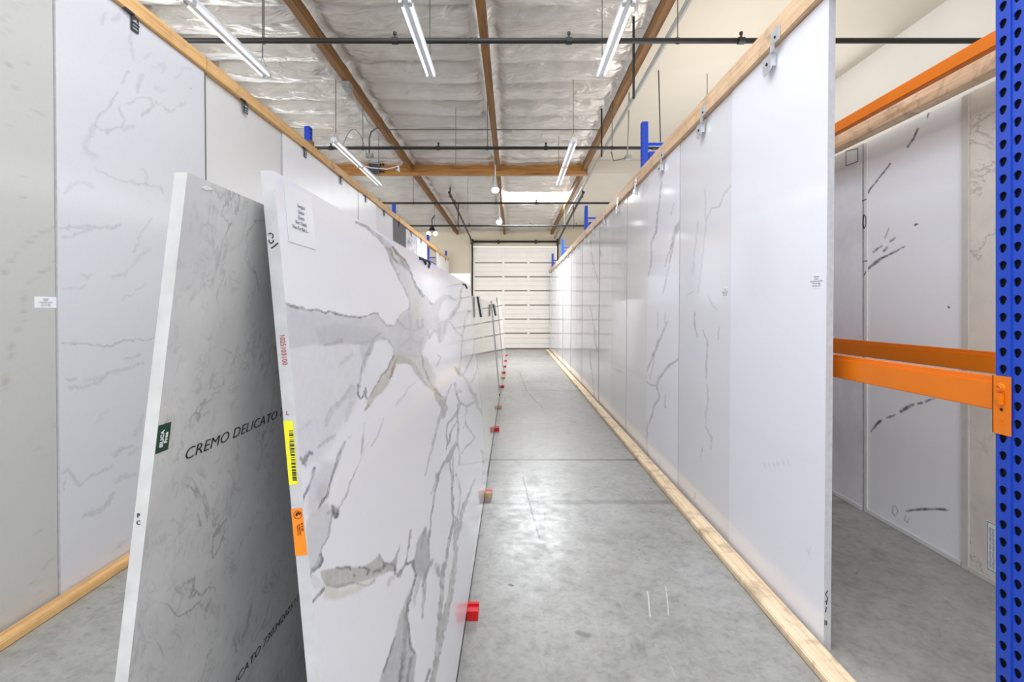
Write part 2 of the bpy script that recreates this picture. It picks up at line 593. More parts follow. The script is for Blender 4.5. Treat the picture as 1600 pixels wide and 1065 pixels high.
def slab(name, fb, ft, y0, y1, thick, mats, cols=1, rows=1, ops=None, base=(218, 217, 223), parent=None, warp=3.0, wscale=14.0, seed=3,
         perspective=True, ak=1.0, wk=1.0, sk=1.0):
    """fb, ft = (x,z) of the face at foot and top; thick = signed x offset to the back"""
    if cols > 1:
        if perspective:
            ys = 1.0 / np.linspace(1.0 / y0, 1.0 / y1, cols + 1)
        else:
            ys = np.linspace(y0, y1, cols + 1)
        vs_ = np.linspace(0, 1, rows + 1)
        Yg, Vg = np.meshgrid(ys, vs_)
        Xg = fb[0] + (ft[0] - fb[0]) * Vg
        Zg = fb[1] + (ft[1] - fb[1]) * Vg
        verts = np.stack([Xg.ravel(), Yg.ravel(), Zg.ravel()], 1)
        c1 = cols + 1
        i, j = np.meshgrid(np.arange(cols), np.arange(rows))
        a = (j * c1 + i).ravel()
        faces = np.stack([a, a + 1, a + 1 + c1, a + c1], 1)
        px = VX + verts[:, 0] * F / verts[:, 1]
        py = VY - (verts[:, 2] - H) * F / verts[:, 1]
        colr = paint(px, py, base, ops, warp, wscale, seed, ak, wk, sk)
        mb = MB()
        mb.v = [tuple(p) for p in verts.tolist()]
        mb.f = [tuple(f) for f in faces.tolist()]
        mb.mi = [0] * len(mb.f)
        front = [(fb[0], y0, fb[1]), (fb[0], y1, fb[1]), (ft[0], y1, ft[1]), (ft[0], y0, ft[1])]
        back = [(p[0] + thick, p[1], p[2]) for p in front]
        mb.add(front + back, [(4, 7, 6, 5), (0, 1, 5, 4), (1, 2, 6, 5), (2, 3, 7, 6), (3, 0, 4, 7)], 1)
        return obj(name, mb, mats, parent, attr=colr)
    mb = MB()
    front = [(fb[0], y0, fb[1]), (fb[0], y1, fb[1]), (ft[0], y1, ft[1]), (ft[0], y0, ft[1])]
    back = [(p[0] + thick, p[1], p[2]) for p in front]
    mb.add(front + back, [(0, 1, 2, 3)], 0)
    mb.add(front + back, [(4, 7, 6, 5), (0, 1, 5, 4), (1, 2, 6, 5), (2, 3, 7, 6), (3, 0, 4, 7)], 1)
    return obj(name, mb, mats, parent)


# ================================================================ THE SETTING
XR, XL = 4.9, -7.6
o = MB().box(XL, XR, -5, YW + 0.1, -0.1, 0.0)
struct(obj('floor', o, M_floor))
# far wall, right wall
m = MB(); m.box(XL, -1.72, YW, YW + 0.2, 0, ZC + 0.2); m.box(1.92, XR, YW, YW + 0.2, 0, ZC + 0.2); m.box(-1.72, 1.92, YW, YW + 0.2, 4.42, ZC + 0.2)
struct(obj('wall_far', m, M_beige))
struct(obj('wall_right', MB().box(XR, XR + 0.2, -5, YW + 0.2, 0, ZC + 0.2), flat('right_wall_paint', (222, 219, 213), 0.7, 0, 0.02, 2)))
m = MB(); m.box(XL - 0.2, XL, -5, YW + 0.2, 0, 2.7); m.box(XL - 0.2, XL, -5, YW + 0.2, 5.05, ZC + 0.2)
struct(obj('wall_left', m, M_beige))

# ceiling: drywall strip on the right, roof deck above the foil
m = MB(); m.box(1.74, XR, -5, YW, ZC - 0.02, ZC + 0.2)
struct(obj('ceiling', m, M_drywall))
struct(obj('trim_1', MB().box(1.75, XR, 11.2, 11.42, H + 3.2, ZC - .021), M_drywall))
# foil: one sagging sheet per bay, folds across the aisle
PX = [-6.425, -4.4, -2.375, -0.35, 1.675]
def foil_bay(xa, xb, ya, yb, seed):
    nx = max(8, int((xb - xa) / 0.055)); ny = int((yb - ya) / 0.045)
    xs = np.linspace(xa, xb, nx + 1); ys = np.linspace(ya, yb, ny + 1)
    X, Y = np.meshgrid(xs, ys)
    ph = (Y + 0.04 * fbm(X * 1.5, Y * 0.5, seed) * 2) / 0.61
    fr = ph - np.floor(ph)
    amp = 0.10 + 0.07 * (fbm(X * 1.2 + 7, np.floor(ph) * 3.7, seed + 2) + 0.3)
    sag = np.sqrt(np.clip(np.sin(np.pi * fr), 0, 1)) * amp
    wr = 0.060 * fbm(X * 2.6 + 1.5 * fbm(X * 2, Y * 2, seed + 9), Y * 5.5, seed + 5, 4) + 0.03 * fbm(X * 6, Y * 13, seed + 6, 3)
    edge = np.minimum(X - xa, xb - X)
    droop = 0.10 * np.clip(1 - edge / 0.12, 0, 1) ** 2
    Z = ZC - sag * np.clip(edge / 0.15, 0.15, 1) + wr * np.clip(edge / 0.1, 0.2, 1) - droop
    c1 = nx + 1
    i, j = np.meshgrid(np.arange(nx), np.arange(ny))
    a = (j * c1 + i).ravel()
    fs = np.stack([a, a + c1, a + 1 + c1, a + 1], 1)
    return X, Y, Z, fs

bays = [(XL, PX[0] - .045), (PX[0] + .045, PX[1] - .045), (PX[1] + .045, PX[2] - .045), (PX[2] + .045, PX[3] - .045), (PX[3] + .045, PX[4] - .045)]
k = 0
mb = MB()
for bi, (xa, xb) in enumerate(bays):
    xa, xb = xa + .006, xb - .006
    spans = [(-5, 11.25), (11.4, YW)] if bi < 4 else [(-5, 11.25), (11.4, 13.95), (15.35, YW)]
    for (ya, yb) in spans:
        if bi == 4 and ya == -5:
            pass
        X, Y, Z, fs = foil_bay(xa, xb, ya, yb, 11 + k * 7)
        k += 1
        mb = MB().add(np.stack([X.ravel(), Y.ravel(), Z.ravel()], 1).tolist(), [tuple(f) for f in fs.tolist()])
        struct(obj('ceiling_foil', mb, M_foil, smooth=True))
# skylight: well and lens
m = MB()
m.box(PX[3] + .045, PX[4] - .045, 13.93, 13.95, ZC - 0.06, ZC + 0.5); m.box(PX[3] + .045, PX[4] - .045, 15.35, 15.37, ZC - 0.06, ZC + 0.5)
m.box(PX[3] + .03, PX[3] + .05, 13.93, 15.37, ZC - 0.06, ZC + 0.5); m.box(PX[4] - .05, PX[4] - .03, 13.93, 15.37, ZC - 0.06, ZC + 0.5)
sk = struct(obj('window_1', m, M_white_paint))
sk2 = obj('skylight_lens', MB().box(PX[3] + .05, PX[4] - .05, 13.95, 15.35, ZC + 0.42, ZC + 0.45), M_sky, sk)
# roof deck closing the building above
struct(obj('roof_slab', MB().box(XL, XR, -5, YW + .2, ZC + 0.55, ZC + 0.6), M_drywall))

# far roll-up door
DY = YW - 0.02
m = MB()
x0, x1 = -1.66, 1.86
ztop = H + (VY - 386) * DY / F
nsec = 7
rows_y = [386, 410.5, 432.3, 454, 476.4, 498.3, 520.2, 545.5]
zs = [max(0.0, H - (y - VY) * DY / F) for y in rows_y]
zs[-1] = 0.01
for i in range(7):
    a, b = zs[i], zs[i + 1]
    hgt = a - b
    # three ribs a section
    for k in range(3):
        m.box(x0, x1, DY - 0.035, DY + 0.02, b + hgt * (k / 3) + 0.022, b + hgt * ((k + 1) / 3) - 0.002)
    m.box(x0, x1, DY - 0.01, DY + 0.02, b, a)
door = struct(obj('door_1', m, M_door))
m = MB()
for i in range(1, 7):
    m.box(x0, x1, DY - 0.045, DY - 0.030, zs[i] - 0.022, zs[i] + 0.022)
m.box(x0, x1, DY - 0.06, DY - 0.03, 0.0, 0.05)
obj('section_seam', m, M_doorline, door)
m = MB()
for xx in (740, 786.6, 825.6, 867):
    X = (xx - VX) * DY / F
    m.box(X - 0.05, X + 0.05, DY - 0.07, DY - 0.035, 0.05, zs[0])
obj('stile', m, M_door, door)
m = MB().tube([(x0 - .05, DY - .15, H + 2.93), (x1 + .1, DY - .15, H + 2.93)], 0.045)
m.box(x0 - .12, x0 - .02, DY - .22, DY, H + 2.82, H + 3.04); m.box(x1 + .02, x1 + .12, DY - .22, DY, H + 2.82, H + 3.04)
m.box(-.65, -.57, DY - .2, DY, H + 2.86, H + 3.0); m.box(.95, 1.03, DY - .2, DY, H + 2.86, H + 3.0)
obj('spring_shaft', m, M_pipe, door)
for s, xx in ((-1, x0 - 0.06), (1, x1 + 0.06)):
    m = MB()
    m.tube([(xx, DY - .08, 0), (xx, DY - .08, H + 2.55), (xx, DY - .2, H + 2.85), (xx, DY - 1.2, H + 2.98), (xx, 13.0, H + 3.2)], 0.035, 8)
    obj('track', m, M_pipe, door)
    m = MB()
    m.tube([(xx, 15.2, H + 3.45), (xx, 15.2, H + 2.6)], 0.02, 6)
    m.tube([(xx, 13.2, H + 3.45), (xx, 13.2, H + 3.1)], 0.02, 6)
    obj('track_hanger', m, M_pipe, door)

# ---------------------------------------------------------------- purlins, glulam
for i, x in enumerate(PX):
    mm = M_purlin
    p = obj('purlin', MB().box(x - .045, x + .045, -3, 11.245, H + 3.27, ZC + 0.0), mm)
    nm = ['farthest left', 'second from the left wall', 'left of the aisle', 'over the middle of the aisle', 'at the edge of the drywall strip'][i]
    tag(p, 'brown timber purlin %s, in front of the cross beam' % nm, 'beam', 'timber roof purlins')
    q = obj('purlin', MB().box(x - .045, x + .045, 11.405, YW, H + 3.26, ZC + 0.0), mm)
    tag(q, 'brown timber purlin %s, beyond the cross beam' % nm, 'beam', 'timber roof purlins')
g = obj('glulam_beam', MB().box(XL, 1.74, 11.25, 11.4, H + 3.19, ZC + 0.02, bev=.008), M_glulam)
tag(g, 'golden brown laminated timber beam crossing the roof over the aisle', 'beam')

# ---------------------------------------------------------------- sprinkler pipes
def pipe(Y, ups, z=H + 2.64):
    r = 0.026
    t = empty('sprinkler_pipe', (-1, Y, z))
    obj('pipe', MB().tube([(XL + .02, Y, z), (XR - .02, Y, z)], r, 12), M_pipe, t, smooth=True)
    for ux in ups:
        x = (ux - VX) * Y / F
        m = MB().tube([(x, Y, z), (x, Y, z + .075)], 0.011, 8)
        m.tube([(x, Y, z + .06), (x, Y, z + .085)], 0.017, 8)
        m.tube([(x - .03, Y, z), (x + .03, Y, z)], 0.034, 10)
        obj('sprinkler_head', m, M_pipe, t)
    for px_ in PX[1:]:
        m = MB().tube([(px_ - .06, Y, H + 3.4), (px_ - .06, Y, z + .03)], 0.006, 6)
        m.tube([(px_ - .06 + .032 * math.cos(a), Y, z + .032 * math.sin(a)) for a in np.linspace(0, 2 * math.pi, 13)], 0.006, 6, cap=False)
        obj('hanger', m, M_wire, t)
    return t


tag(pipe(4.7, (617, 889, 1158)), 'black sprinkler pipe nearest the camera, crossing above the near slabs', 'pipe', 'sprinkler pipes')
tag(pipe(7.8, (517, 685, 853, 1022)), 'black sprinkler pipe just in front of the laminated cross beam', 'pipe', 'sprinkler pipes')
tag(pipe(11.15 + .65, (593, 711, 838, 961)), 'black sprinkler pipe just beyond the laminated cross beam', 'pipe', 'sprinkler pipes')
tag(pipe(14.95, (636, 733, 829, 900)), 'black sprinkler pipe farthest away, above the roll-up door', 'pipe', 'sprinkler pipes')

# ---------------------------------------------------------------- fluorescent strip lights
LZ = H + 2.46
def strip_light():
    t = empty('strip_light', (0, 0, LZ))
    L = 1.22
    m = MB()
    m.add([(-.055, -L, LZ + .03), (.055, -L, LZ + .03), (.03, -L, LZ + .075), (-.03, -L, LZ + .075),
           (-.055, L, LZ + .03), (.055, L, LZ + .03), (.03, L, LZ + .075), (-.03, L, LZ + .075)],
          [(0, 1, 2, 3), (4, 7, 6, 5), (0, 4, 5, 1), (1, 5, 6, 2), (2, 6, 7, 3), (3, 7, 4, 0)])
    m.box(-.018, .018, -L, L, LZ + .008, LZ + .03)
    obj('housing', m, M_white_paint, t)
    for s in (-1, 1):
        for ya, yb in ((-L + .03, -.03), (.03, L - .03)):
            obj('tube', MB().tube([(s * .036, ya, LZ + .012), (s * .036, yb, LZ + .012)], .0125, 10), M_tube, t, smooth=True)
        for yy in (-L + .015, 0, L - .015):
            obj('socket', MB().box(s * .036 - .014, s * .036 + .014, yy - (.012 if yy else .027), yy + (.012 if yy else .027), LZ - .008, LZ + .032), M_steel, t)
    for yy in (-L + .08, L - .08):
        m = MB().tube([(-.04, yy, LZ + .07), (0, yy, LZ + .17), (.04, yy, LZ + .07)], .003, 6)
        m.tube([(0, yy, LZ + .17), (0, yy, ZC)], .0055, 6)
        obj('hanging_rod', m, M_wire, t)
    return t


sl = strip_light()
spots = [(-2.60, 3.85, 'white strip light high on the left, nearest the left slab row'),
         (-0.86, 3.85, 'white strip light hanging left of centre over the aisle, cut by the frame top'),
         (0.93, 3.85, 'white strip light hanging right of centre over the aisle, cut by the frame top'),
         (-2.62, 8.25, 'smaller white strip light farther back on the left, before the cross beam'),
         (0.90, 8.25, 'smaller white strip light farther back on the right, before the cross beam')]
for i, (x, y, lab) in enumerate(spots):
    if i == 0:
        o = sl; o.location = (x, y, LZ)
    else:
        o = copy_tree(sl, (x, y, LZ))
    tag(o, lab, 'light fixture', 'fluorescent strip lights')

# bare hanging wires
for (x, yt, yb, Y, lab) in ((712, 160, 258, 8.1, 'thin bare wire hanging straight down left of the middle purlin'),
                            (731, 240, 330, 12.4, 'thin bare wire hanging beyond the cross beam, left of the middle purlin'),
                            (1105, 118, 155, 7.1, 'short bare wire hanging from the drywall strip above the right slab row')):
    a = P(x, yt, Y); b = P(x, yb, Y)
    w = obj('hanging_wire', MB().tube([(a[0], Y, ZC - .02), (a[0], Y, b[2])], .005, 6), M_wire)
    tag(w, lab, 'wire', 'bare hanging wires')
w = obj('hanging_rod', MB().tube([(P(1029, 0, 7.0)[0], 7.0, ZC - .02), (P(1032, 0, 7.0)[0], 7.0, P(0, 222, 7.0)[2])], .008, 6), M_pipe)
tag(w, 'short dark rod hanging beside the first blue post above the right row', 'rod')

# overhead electrical bits: flex loops, junction boxes, conduit
def arc(p, q, lift, n=12):
    p, q = Vector(p), Vector(q)
    return [tuple(p.lerp(q, t) + Vector((0, 0, lift * 4 * t * (1 - t)))) for t in np.linspace(0, 1, n)]


t = empty('flexible_conduit', P(572, 240, 8.5))
obj('hose', MB().tube(arc(P(533, 236, 8.5), P(573, 242, 8.5), 0.42), .011, 8), M_grey_conduit, t, smooth=True)
obj('junction_box', MB().box(*[P(572, 0, 8.5)[0], P(583, 0, 8.5)[0]], 8.45, 8.55, P(0, 246, 8.5)[2], P(0, 240, 8.5)[2], bev=.004), M_grey_conduit, t)
tag(t, 'grey flexible conduit loop with junction box hanging before the cross beam', 'conduit')
t = empty('hooked_conduit', P(577, 240, 8.6))
obj('hose', MB().tube([P(577, 240, 8.6), P(577, 215, 8.6), P(580, 206, 8.6), P(587, 201, 8.6), P(594, 199, 8.6)], .014, 8), M_wire, t, smooth=True)
tag(t, 'dark hooked conduit rising from the junction box to the left purlin', 'conduit')
t = empty('junction_box', (-2.37, 6.9, H + 3.2))
obj('box', MB().box(-2.43, -2.32, 6.82, 6.98, H + 3.18, H + 3.268, bev=.006), M_grey_conduit, t)
obj('cable', MB().tube([(-2.36, 7.0, H + 3.22), (-2.30, 7.6, H + 3.0), (-2.28, 8.6, H + 3.05), (-2.33, 9.6, H + 3.25)], .008, 6), M_grey_conduit, t)
tag(t, 'grey junction box under the left purlin with a sagging cable', 'junction box')
t = empty('cable', P(600, 260, 11.1))
obj('strand', MB().tube([P(555, 255, 11.1), P(580, 262, 11.1), P(605, 264, 11.1), P(625, 259, 11.1), P(630, 252, 11.1)], .012, 6), M_white_paint, t)
obj('coil', MB().tube([P(624, 262, 11.08), P(620, 266, 11.08), P(624, 268, 11.08), P(622, 258, 11.08)], .018, 6), M_white_paint, t)
tag(t, 'white cable sagging along the face of the laminated beam', 'cable')
t = empty('steel_plate', P(590, 262, 11.22))
mpl = MB().box(P(576, 0, 11.22)[0], P(592, 0, 11.22)[0], 11.2, 11.25, P(0, 272, 11.22)[2], P(0, 255, 11.22)[2])
obj('plate', mpl, M_steel_dk, t)
for bx, by in ((595, 257), (599, 257), (595, 268), (599, 268)):
    a = P(bx, by, 11.22)
    obj('bolt', MB().tube([(a[0], 11.18, a[2]), (a[0], 11.245, a[2])], .02, 8), M_bolt, t)
tag(t, 'dark steel joint plate with bolts on the laminated beam', 'bracket')
cnd = MB().tube([(1.79, -3, H + 3.15), (1.79, 14, H + 3.15), (1.79, YW - .1, H + 3.1)], .03, 10)
t = obj('conduit', cnd, M_grey_conduit, smooth=True)
tag(t, 'long grey conduit running under the edge of the drywall strip', 'conduit')
w = obj('cable', MB().tube([(-2.3, 8.9, H + 3.35), (1.6, 8.9, H + 3.35)], .008, 6), M_wire)
tag(w, 'thin straight grey cable strung across the bays before the cross beam', 'cable')
t = empty('junction_box', P(980, 245, 7.7))
obj('box', MB().box(1.80, 1.90, 7.64, 7.74, H + 2.42, H + 2.48, bev=.005), M_grey_conduit, t)
obj('stem', MB().tube([(1.84, 7.7, H + 2.48), (1.86, 7.7, H + 3.0), (1.87, 7.7, H + 3.49)], .012, 8), M_grey_conduit, t)
obj('arm', MB().tube([(1.80, 7.7, H + 2.44), (1.62, 7.7, H + 2.40), (1.58, 7.7, H + 2.55)], .01, 8), M_wire, t)
tag(t, 'grey junction box hung below the conduit near the first blue post', 'junction box')
for (xa, ya, yb, Y, lab) in ((990, 92, 154, 5.6, 'black strap hanging from the conduit at the upper right'),
                             (940, 198, 245, 8.2, 'black strap hanging from the conduit beside the second strip light')):
    a = P(xa, ya, Y); b = P(xa, yb, Y)
    w = obj('strap', MB().box(a[0] - .012, a[0] + .012, Y - .01, Y + .01, b[2], ZC - .03), M_pipe)
    tag(w, lab, 'strap')

# lamps
def bulb(x, y, Y, r, power, label, name='flood_lamp'):
    p = P(x, y, Y)
    t = empty(name, p)
    obj('bulb', MB().sphere(p, r, sz=.8), M_bulb, t, smooth=True)
    obj('socket', MB().tube([(p[0], p[1], p[2] + r * .5), (p[0], p[1], p[2] + r * 1.5)], [r * .9, r * .3], 14), M_white_paint, t)
    obj('stem', MB().tube([(p[0], p[1], p[2] + r * 1.4), (p[0], p[1], H + 3.258)], .012, 6), M_white_paint, t)
    tag(t, label, 'lamp')
    return t


bulb(774, 297, 10.75, .085, 3, 'glowing round lamp under the middle purlin, just left of the skylight')
bulb(780, 347, 13.3, .085, 3, 'glowing round lamp under the middle purlin, lower and farther than its twin')
t = empty('emergency_light', P(675, 358, 17.0))
p = P(675, 358, 17.0)
m = MB().tube([(p[0], 17, p[2] - .05), (p[0], 17, p[2] + .1)], [.13, .05], 12); m.tube([(p[0], 17, p[2] + .1), (p[0], 17, p[2] + .35), (p[0] + .1, 17, p[2] + .5)], .02, 6)
obj('bracket', m, M_pipe, t)
for s in (-1, 1):
    q = P(675 + s * 5.3, 365, 17.0)
    obj('lamp_head', MB().sphere(q, .075), M_bulb, t, smooth=True)
tag(t, 'twin-headed emergency light hanging at the far left before the wall', 'lamp')

# ================================================================ RACKS
def teardrop(cy, cz):
    pts = []
    for a in np.linspace(-0.15 * math.pi, 1.0 * math.pi, 8):
        pts.append((cy + .0125 * math.cos(a), cz + .004 + .0115 * math.sin(a)))
    pts.append((cy - .0075, cz - .008)); pts.append((cy - .0015, cz - .0155)); pts.append((cy + .0055, cz - .0155)); pts.append((cy + .0095, cz - .010))
    return pts


def post_mb(h, pitch=.0571):
    """upright: perforated face at local x=0 looking to -x"""
    m = MB()
    n = int(h / pitch)
    wy = .044
    for c in (-1, 1):
        ya, yb = (-wy, -.004) if c < 0 else (.004, wy)
        cy = c * .023
        for k in range(n):
            z0, z1 = k * pitch, (k + 1) * pitch
            cz = z0 + .0285
            hole = teardrop(cy, cz)
            # ring between rectangle and hole: rectangle point for each hole point by direction
            rect = []
            for (y, z) in hole:
                dy, dz = y - cy, z - cz
                sy = ((yb if dy > 0 else ya) - cy) / dy if abs(dy) > 1e-6 else 1e9
                sz = ((z1 if dz > 0 else z0) - cz) / dz if abs(dz) > 1e-6 else 1e9
                s = min(sy, sz)
                rect.append((cy + dy * s, cz + dz * s))
            cor = [(yb, z1), (ya, z1), (ya, z0), (yb, z0)]
            vs = [(0, y, z) for y, z in hole] + [(0, y, z) for y, z in rect] + [(0, y, z) for y, z in cor]
            L = len(hole)
            fs = [(i, (i + 1) % L, L + (i + 1) % L, L + i) for i in range(L)]
            # corner fills
            for ci, (y, z) in enumerate(cor):
                for i in range(L):
                    a, b = rect[i], rect[(i + 1) % L]
                    onv_a = abs(a[0] - y) < 1e-9; onh_a = abs(a[1] - z) < 1e-9
                    onv_b = abs(b[0] - y) < 1e-9; onh_b = abs(b[1] - z) < 1e-9
                    if (onv_a and onh_b and not onv_b) or (onh_a and onv_b and not onh_b):
                        fs.append((L + i, L + (i + 1) % L, 2 * L + ci))
            m.add(vs, fs, 0)
            # turned-in rim of the hole
            m.add([(0, y, z) for y, z in hole] + [(.004, y, z) for y, z in hole],
                  [(i, L + i, L + (i + 1) % L, (i + 1) % L) for i in range(L)], 0)
    zt = n * pitch
    m.box(-.004, .003, -.005, .005, 0, zt, 0)
    # sides and back
    m.box(0.0, .075, wy, wy + .003, 0, zt, 0); m.box(0.0, .075, -wy - .003, -wy, 0, zt, 0)
    m.box(.072, .075, -wy, wy, 0, zt, 0)
    m.box(.012, .014, -wy, wy, 0, zt - .01, 1)  # near-black sheet put in for the shade seen through the holes
    return m, zt


def frame(h, depth=1.0, extra=True):
    t = empty('rack_frame', (0, 0, 0))
    m, zt = post_mb(h)
    obj('front_post', m, [M_blue, M_shade_in], t)
    m2 = MB(); m2.box(depth - .075, depth, -.044, .044, 0, zt - .33)
    obj('rear_post', m2, M_blue, t)
    zz = [.35, 1.3, 2.25, 3.2, zt - .30]
    for z in zz:
        obj('horizontal_brace', MB().box(.0755, depth - .0755, -.018, .018, z, z + .04), M_blue, t)
    for a, b in zip(zz[:-1], zz[1:]):
        p, q = (.075, a + .05), (depth - .08, b - .02)
        obj('diagonal_brace', MB().hexa([(p[0], -.012, p[1]), (p[0], .012, p[1]), (p[0], .012, p[1] + .04), (p[0], -.012, p[1] + .04)],
                [(q[0], -.012, q[1]), (q[0], .012, q[1]), (q[0], .012, q[1] + .04), (q[0], -.012, q[1] + .04)]), M_blue, t)
    m5 = MB().box(.09, .165, -.044, .044, 0, zt - .38)
    obj('reinforcement_post', m5, M_blue, t)
    obj('foot_plate', MB().box(-.02, .14, -.07, .07, 0, .008), M_blue, t)
    return t


fr = frame(H + 2.46)
XF = 1.62
specs = [(XF, 1.563, 0, 'blue perforated rack upright at the right edge of the picture'),
         (XF + .03, 6.15, 0, 'blue rack post rising above the right slab row, nearest one'),
         (XF + .03, 11.05, 0, 'blue rack post rising above the right slab row, second one'),
         (XF + .03, 16.2, 0, 'blue rack post rising above the right slab row, third one'),
         (XF + .03, 20.3, 0, 'blue rack post rising above the right slab row, beside the roll-up door'),
         (-2.78, 6.62, 1, 'blue rack post rising above the left slab row, nearest one'),
         (-2.78, 11.4, 1, 'blue rack post rising above the left slab row, second one'),
         (-2.78, 16.0, 1, 'blue rack post rising above the left slab row, third one'),
         (-2.78, 20.3, 1, 'blue rack post rising above the left slab row, farthest one')]
for i, (x, y, rot, lab) in enumerate(specs):
    if i == 0:
        o = fr; o.location = (x, y, 0)
    else:
        o = copy_tree(fr, (x, y, 0.0), math.pi if rot else 0)
        if rot:
            o.scale = (1, 1, 1.03)
    tag(o, lab, 'rack upright', 'blue pallet rack frames')


def beam(x0, y0, y1, z0, z1, w=.05, side=-1, conn=True):
    t = empty('rack_beam', (x0, (y0 + y1) / 2, z0))
    m = MB(); m.box(x0, x0 + w, y0, y1, z0, z1 - .016, bev=.004)
    m.box(x0 + (.014 if side < 0 else 0), x0 + w - (0 if side < 0 else .014), y0, y1, z1 - .02, z1, bev=.003)
    obj('beam', m, M_orange, t)
    if conn:
        c = MB()
        ya, yb = y0 - .055, y0 + .004
        c.box(x0 - .008, x0 - .003, ya, yb, z1 - .185, z1 + .008, bev=.001)
        c.box(x0 - .008, x0 + w, yb - .004, yb, z1 - .185, z1 + .008)
        cc = obj('end_connector', c, M_orange, t)
        yc, zc = (ya + yb) / 2, z1 - .03
        l = MB().tube([(x0 - .016, yc, zc), (x0 - .007, yc, zc)], [.013, .016], 16)
        l.tube([(x0 - .0175 , yc + .008 * math.cos(a), zc + .008 * math.sin(a)) for a in np.linspace(0, 2 * math.pi, 13)], .0018, 5, cap=False)
        l.box(x0 - .018, x0 - .007, yc - .012, yc + .016, zc - .045, zc - .018, bev=.003)
        l.box(x0 - .022, x0 - .007, yc - .010, yc + .002, zc - .056, zc - .035, bev=.002)
        l.tube([(x0 - .011, yc, zc - .105), (x0 - .007, yc, zc - .105)], .006, 10)
        obj('safety_lock', l, M_orange, cc)
        hb = MB().tube([(x0 - .0095, yc - .002, zc - .072), (x0 - .0075, yc - .002, zc - .072)], .005, 12)
        obj('hole', hb, M_bolt, cc)
    return t


tag(beam(XF, 1.61, 6.10, H - .335, H - .224), 'orange rack beam at waist height, front one with end connector', 'beam', 'orange rack beams')
tag(beam(2.55, 1.61, 6.10, H - .335, H - .222, conn=False), 'orange rack beam at waist height, rear one behind the front beam', 'beam', 'orange rack beams')
tag(beam(2.55, 1.61, 6.10, H + 1.40, H + 1.49, conn=False), 'orange rack beam overhead at the upper right, above the back slabs', 'beam', 'orange rack beams')
hb = obj('header_board', MB().box(2.70, 2.79, 1.3, 6.1, H + 1.35, H + 1.47, bev=.004), M_wood_rail)
tag(hb, 'brown wooden header board under the overhead orange beam, above the back slabs', 'board')

# ================================================================ RIGHT ROW OF SLABS
RX0, RX1, RZ = 1.512, 1.537, H + 1.534
jy = [2.333, 3.365, 4.41, 5.45, 6.45, 7.46, 8.5, 9.53, 10.56, 11.6, 12.6, 13.6, 14.6, 15.6, 16.6, 17.6, 18.7, 19.8]
V = (176, 176, 182)
ops2 = [('s', [(1142, 290, 1.4), (1130, 305, 1.2), (1123, 323, 1.6), (1113, 325, 1.2), (1103, 345, .8)], (180, 180, 184), .75, .8),
        ('s', [(1101, 295, 1), (1103, 350, 1), (1099, 387, 1.2), (1095, 426, 1.2), (1091, 455, 1)], (190, 190, 194), .5, 1.5),
        ('s', [(1091, 345, 1), (1085, 400, 1.2), (1082, 430, 1)], (186, 186, 190), .5, 1.2),
        ('s', [(1085, 488, .8), (1085, 508, 2.2), (1089, 525, 1)], (160, 160, 166), .8, .8),
        ('s', [(1098, 515, 1), (1105, 533, 1.3), (1104, 564, 1.8), (1103, 590, 1)], (170, 170, 176), .7, 1),
        ('s', [(1106, 460, .8), (1112, 474, 1), (1119, 482, 1.4)], (178, 178, 184), .7, .8),
        ('s', [(1073, 462, .8), (1082, 456, 1)], (178, 178, 184), .6, .8),
        ('s', [(1105, 600, 1), (1106, 624, 1.3), (1103, 645, 1), (1103.5, 667, 1.6), (1112, 684, 1.3), (1110, 700, 1)], (172, 172, 178), .65, 1),
        ('s', [(1124, 512, .8), (1122, 530, 1)], (180, 180, 184), .6, .8),
        ('s', [(1097, 700, .8), (1096, 712, 1.2)], (165, 165, 170), .7, .8), ('s', [(1087, 770, .8), (1086, 778, 1.3)], (165, 165, 170), .7, .8)]
ops3 = [('s', [(1034, 285, 2), (1031, 310, 2), (1027.5, 336, 2.4), (1024.6, 364, 2.4), (1018, 378, 2.2), (1017.6, 409, 2.2), (1013, 433, 1.6)], V, .9, .9),
        ('p', [(1063, 343), (1063, 358), (1056, 368), (1052, 386), (1049, 384), (1051, 366), (1054, 354)], V, .9, 1.2),
        ('s', [(1051, 380, 2.6), (1043, 401, 1.8), (1039, 416, 1.2)], V, .85, .8),
        ('s', [(1051, 384, 1.6), (1047, 409, 2), (1041.5, 432, 1.4), (1037, 457, 1)], V, .8, .8),
        ('s', [(1028, 488, .8), (1027, 515, 1)], (190, 190, 196), .6, 1), ('s', [(1039, 488, .8), (1039, 505, 1)], (190, 190, 196), .6, 1),
        ('s', [(1043, 502, 1.6), (1034.5, 522, 1.6), (1027.5, 536, 4.5), (1022, 553, 4), (1010.5, 579, 2)], V, .9, .9),
        ('s', [(1024, 545, 1.5), (1021, 566, 1.5), (1016, 590, 1)], V, .8, .8),
        ('s', [(1060, 560, 3), (1043, 573, 4), (1030, 590, 3), (1026, 602, 2.4), (1017.6, 601, 2.4), (1009, 596, 2)], V, .95, .9),
        ('s', [(1026, 604, 1.8), (1030, 621, 2), (1023, 633, 2), (1017.6, 650, 2), (1010.6, 669, 1.6), (1010.6, 694, 1.4), (1012.5, 714, 1.4)], V, .85, .8),
        ('s', [(1040, 618, 1), (1039, 637, 2)], V, .8, .7), ('s', [(1032, 716, .8), (1030, 735, 1.2)], V, .6, .8), ('s', [(1053, 318, 1), (1049, 335, 1)], V, .5, 1)]
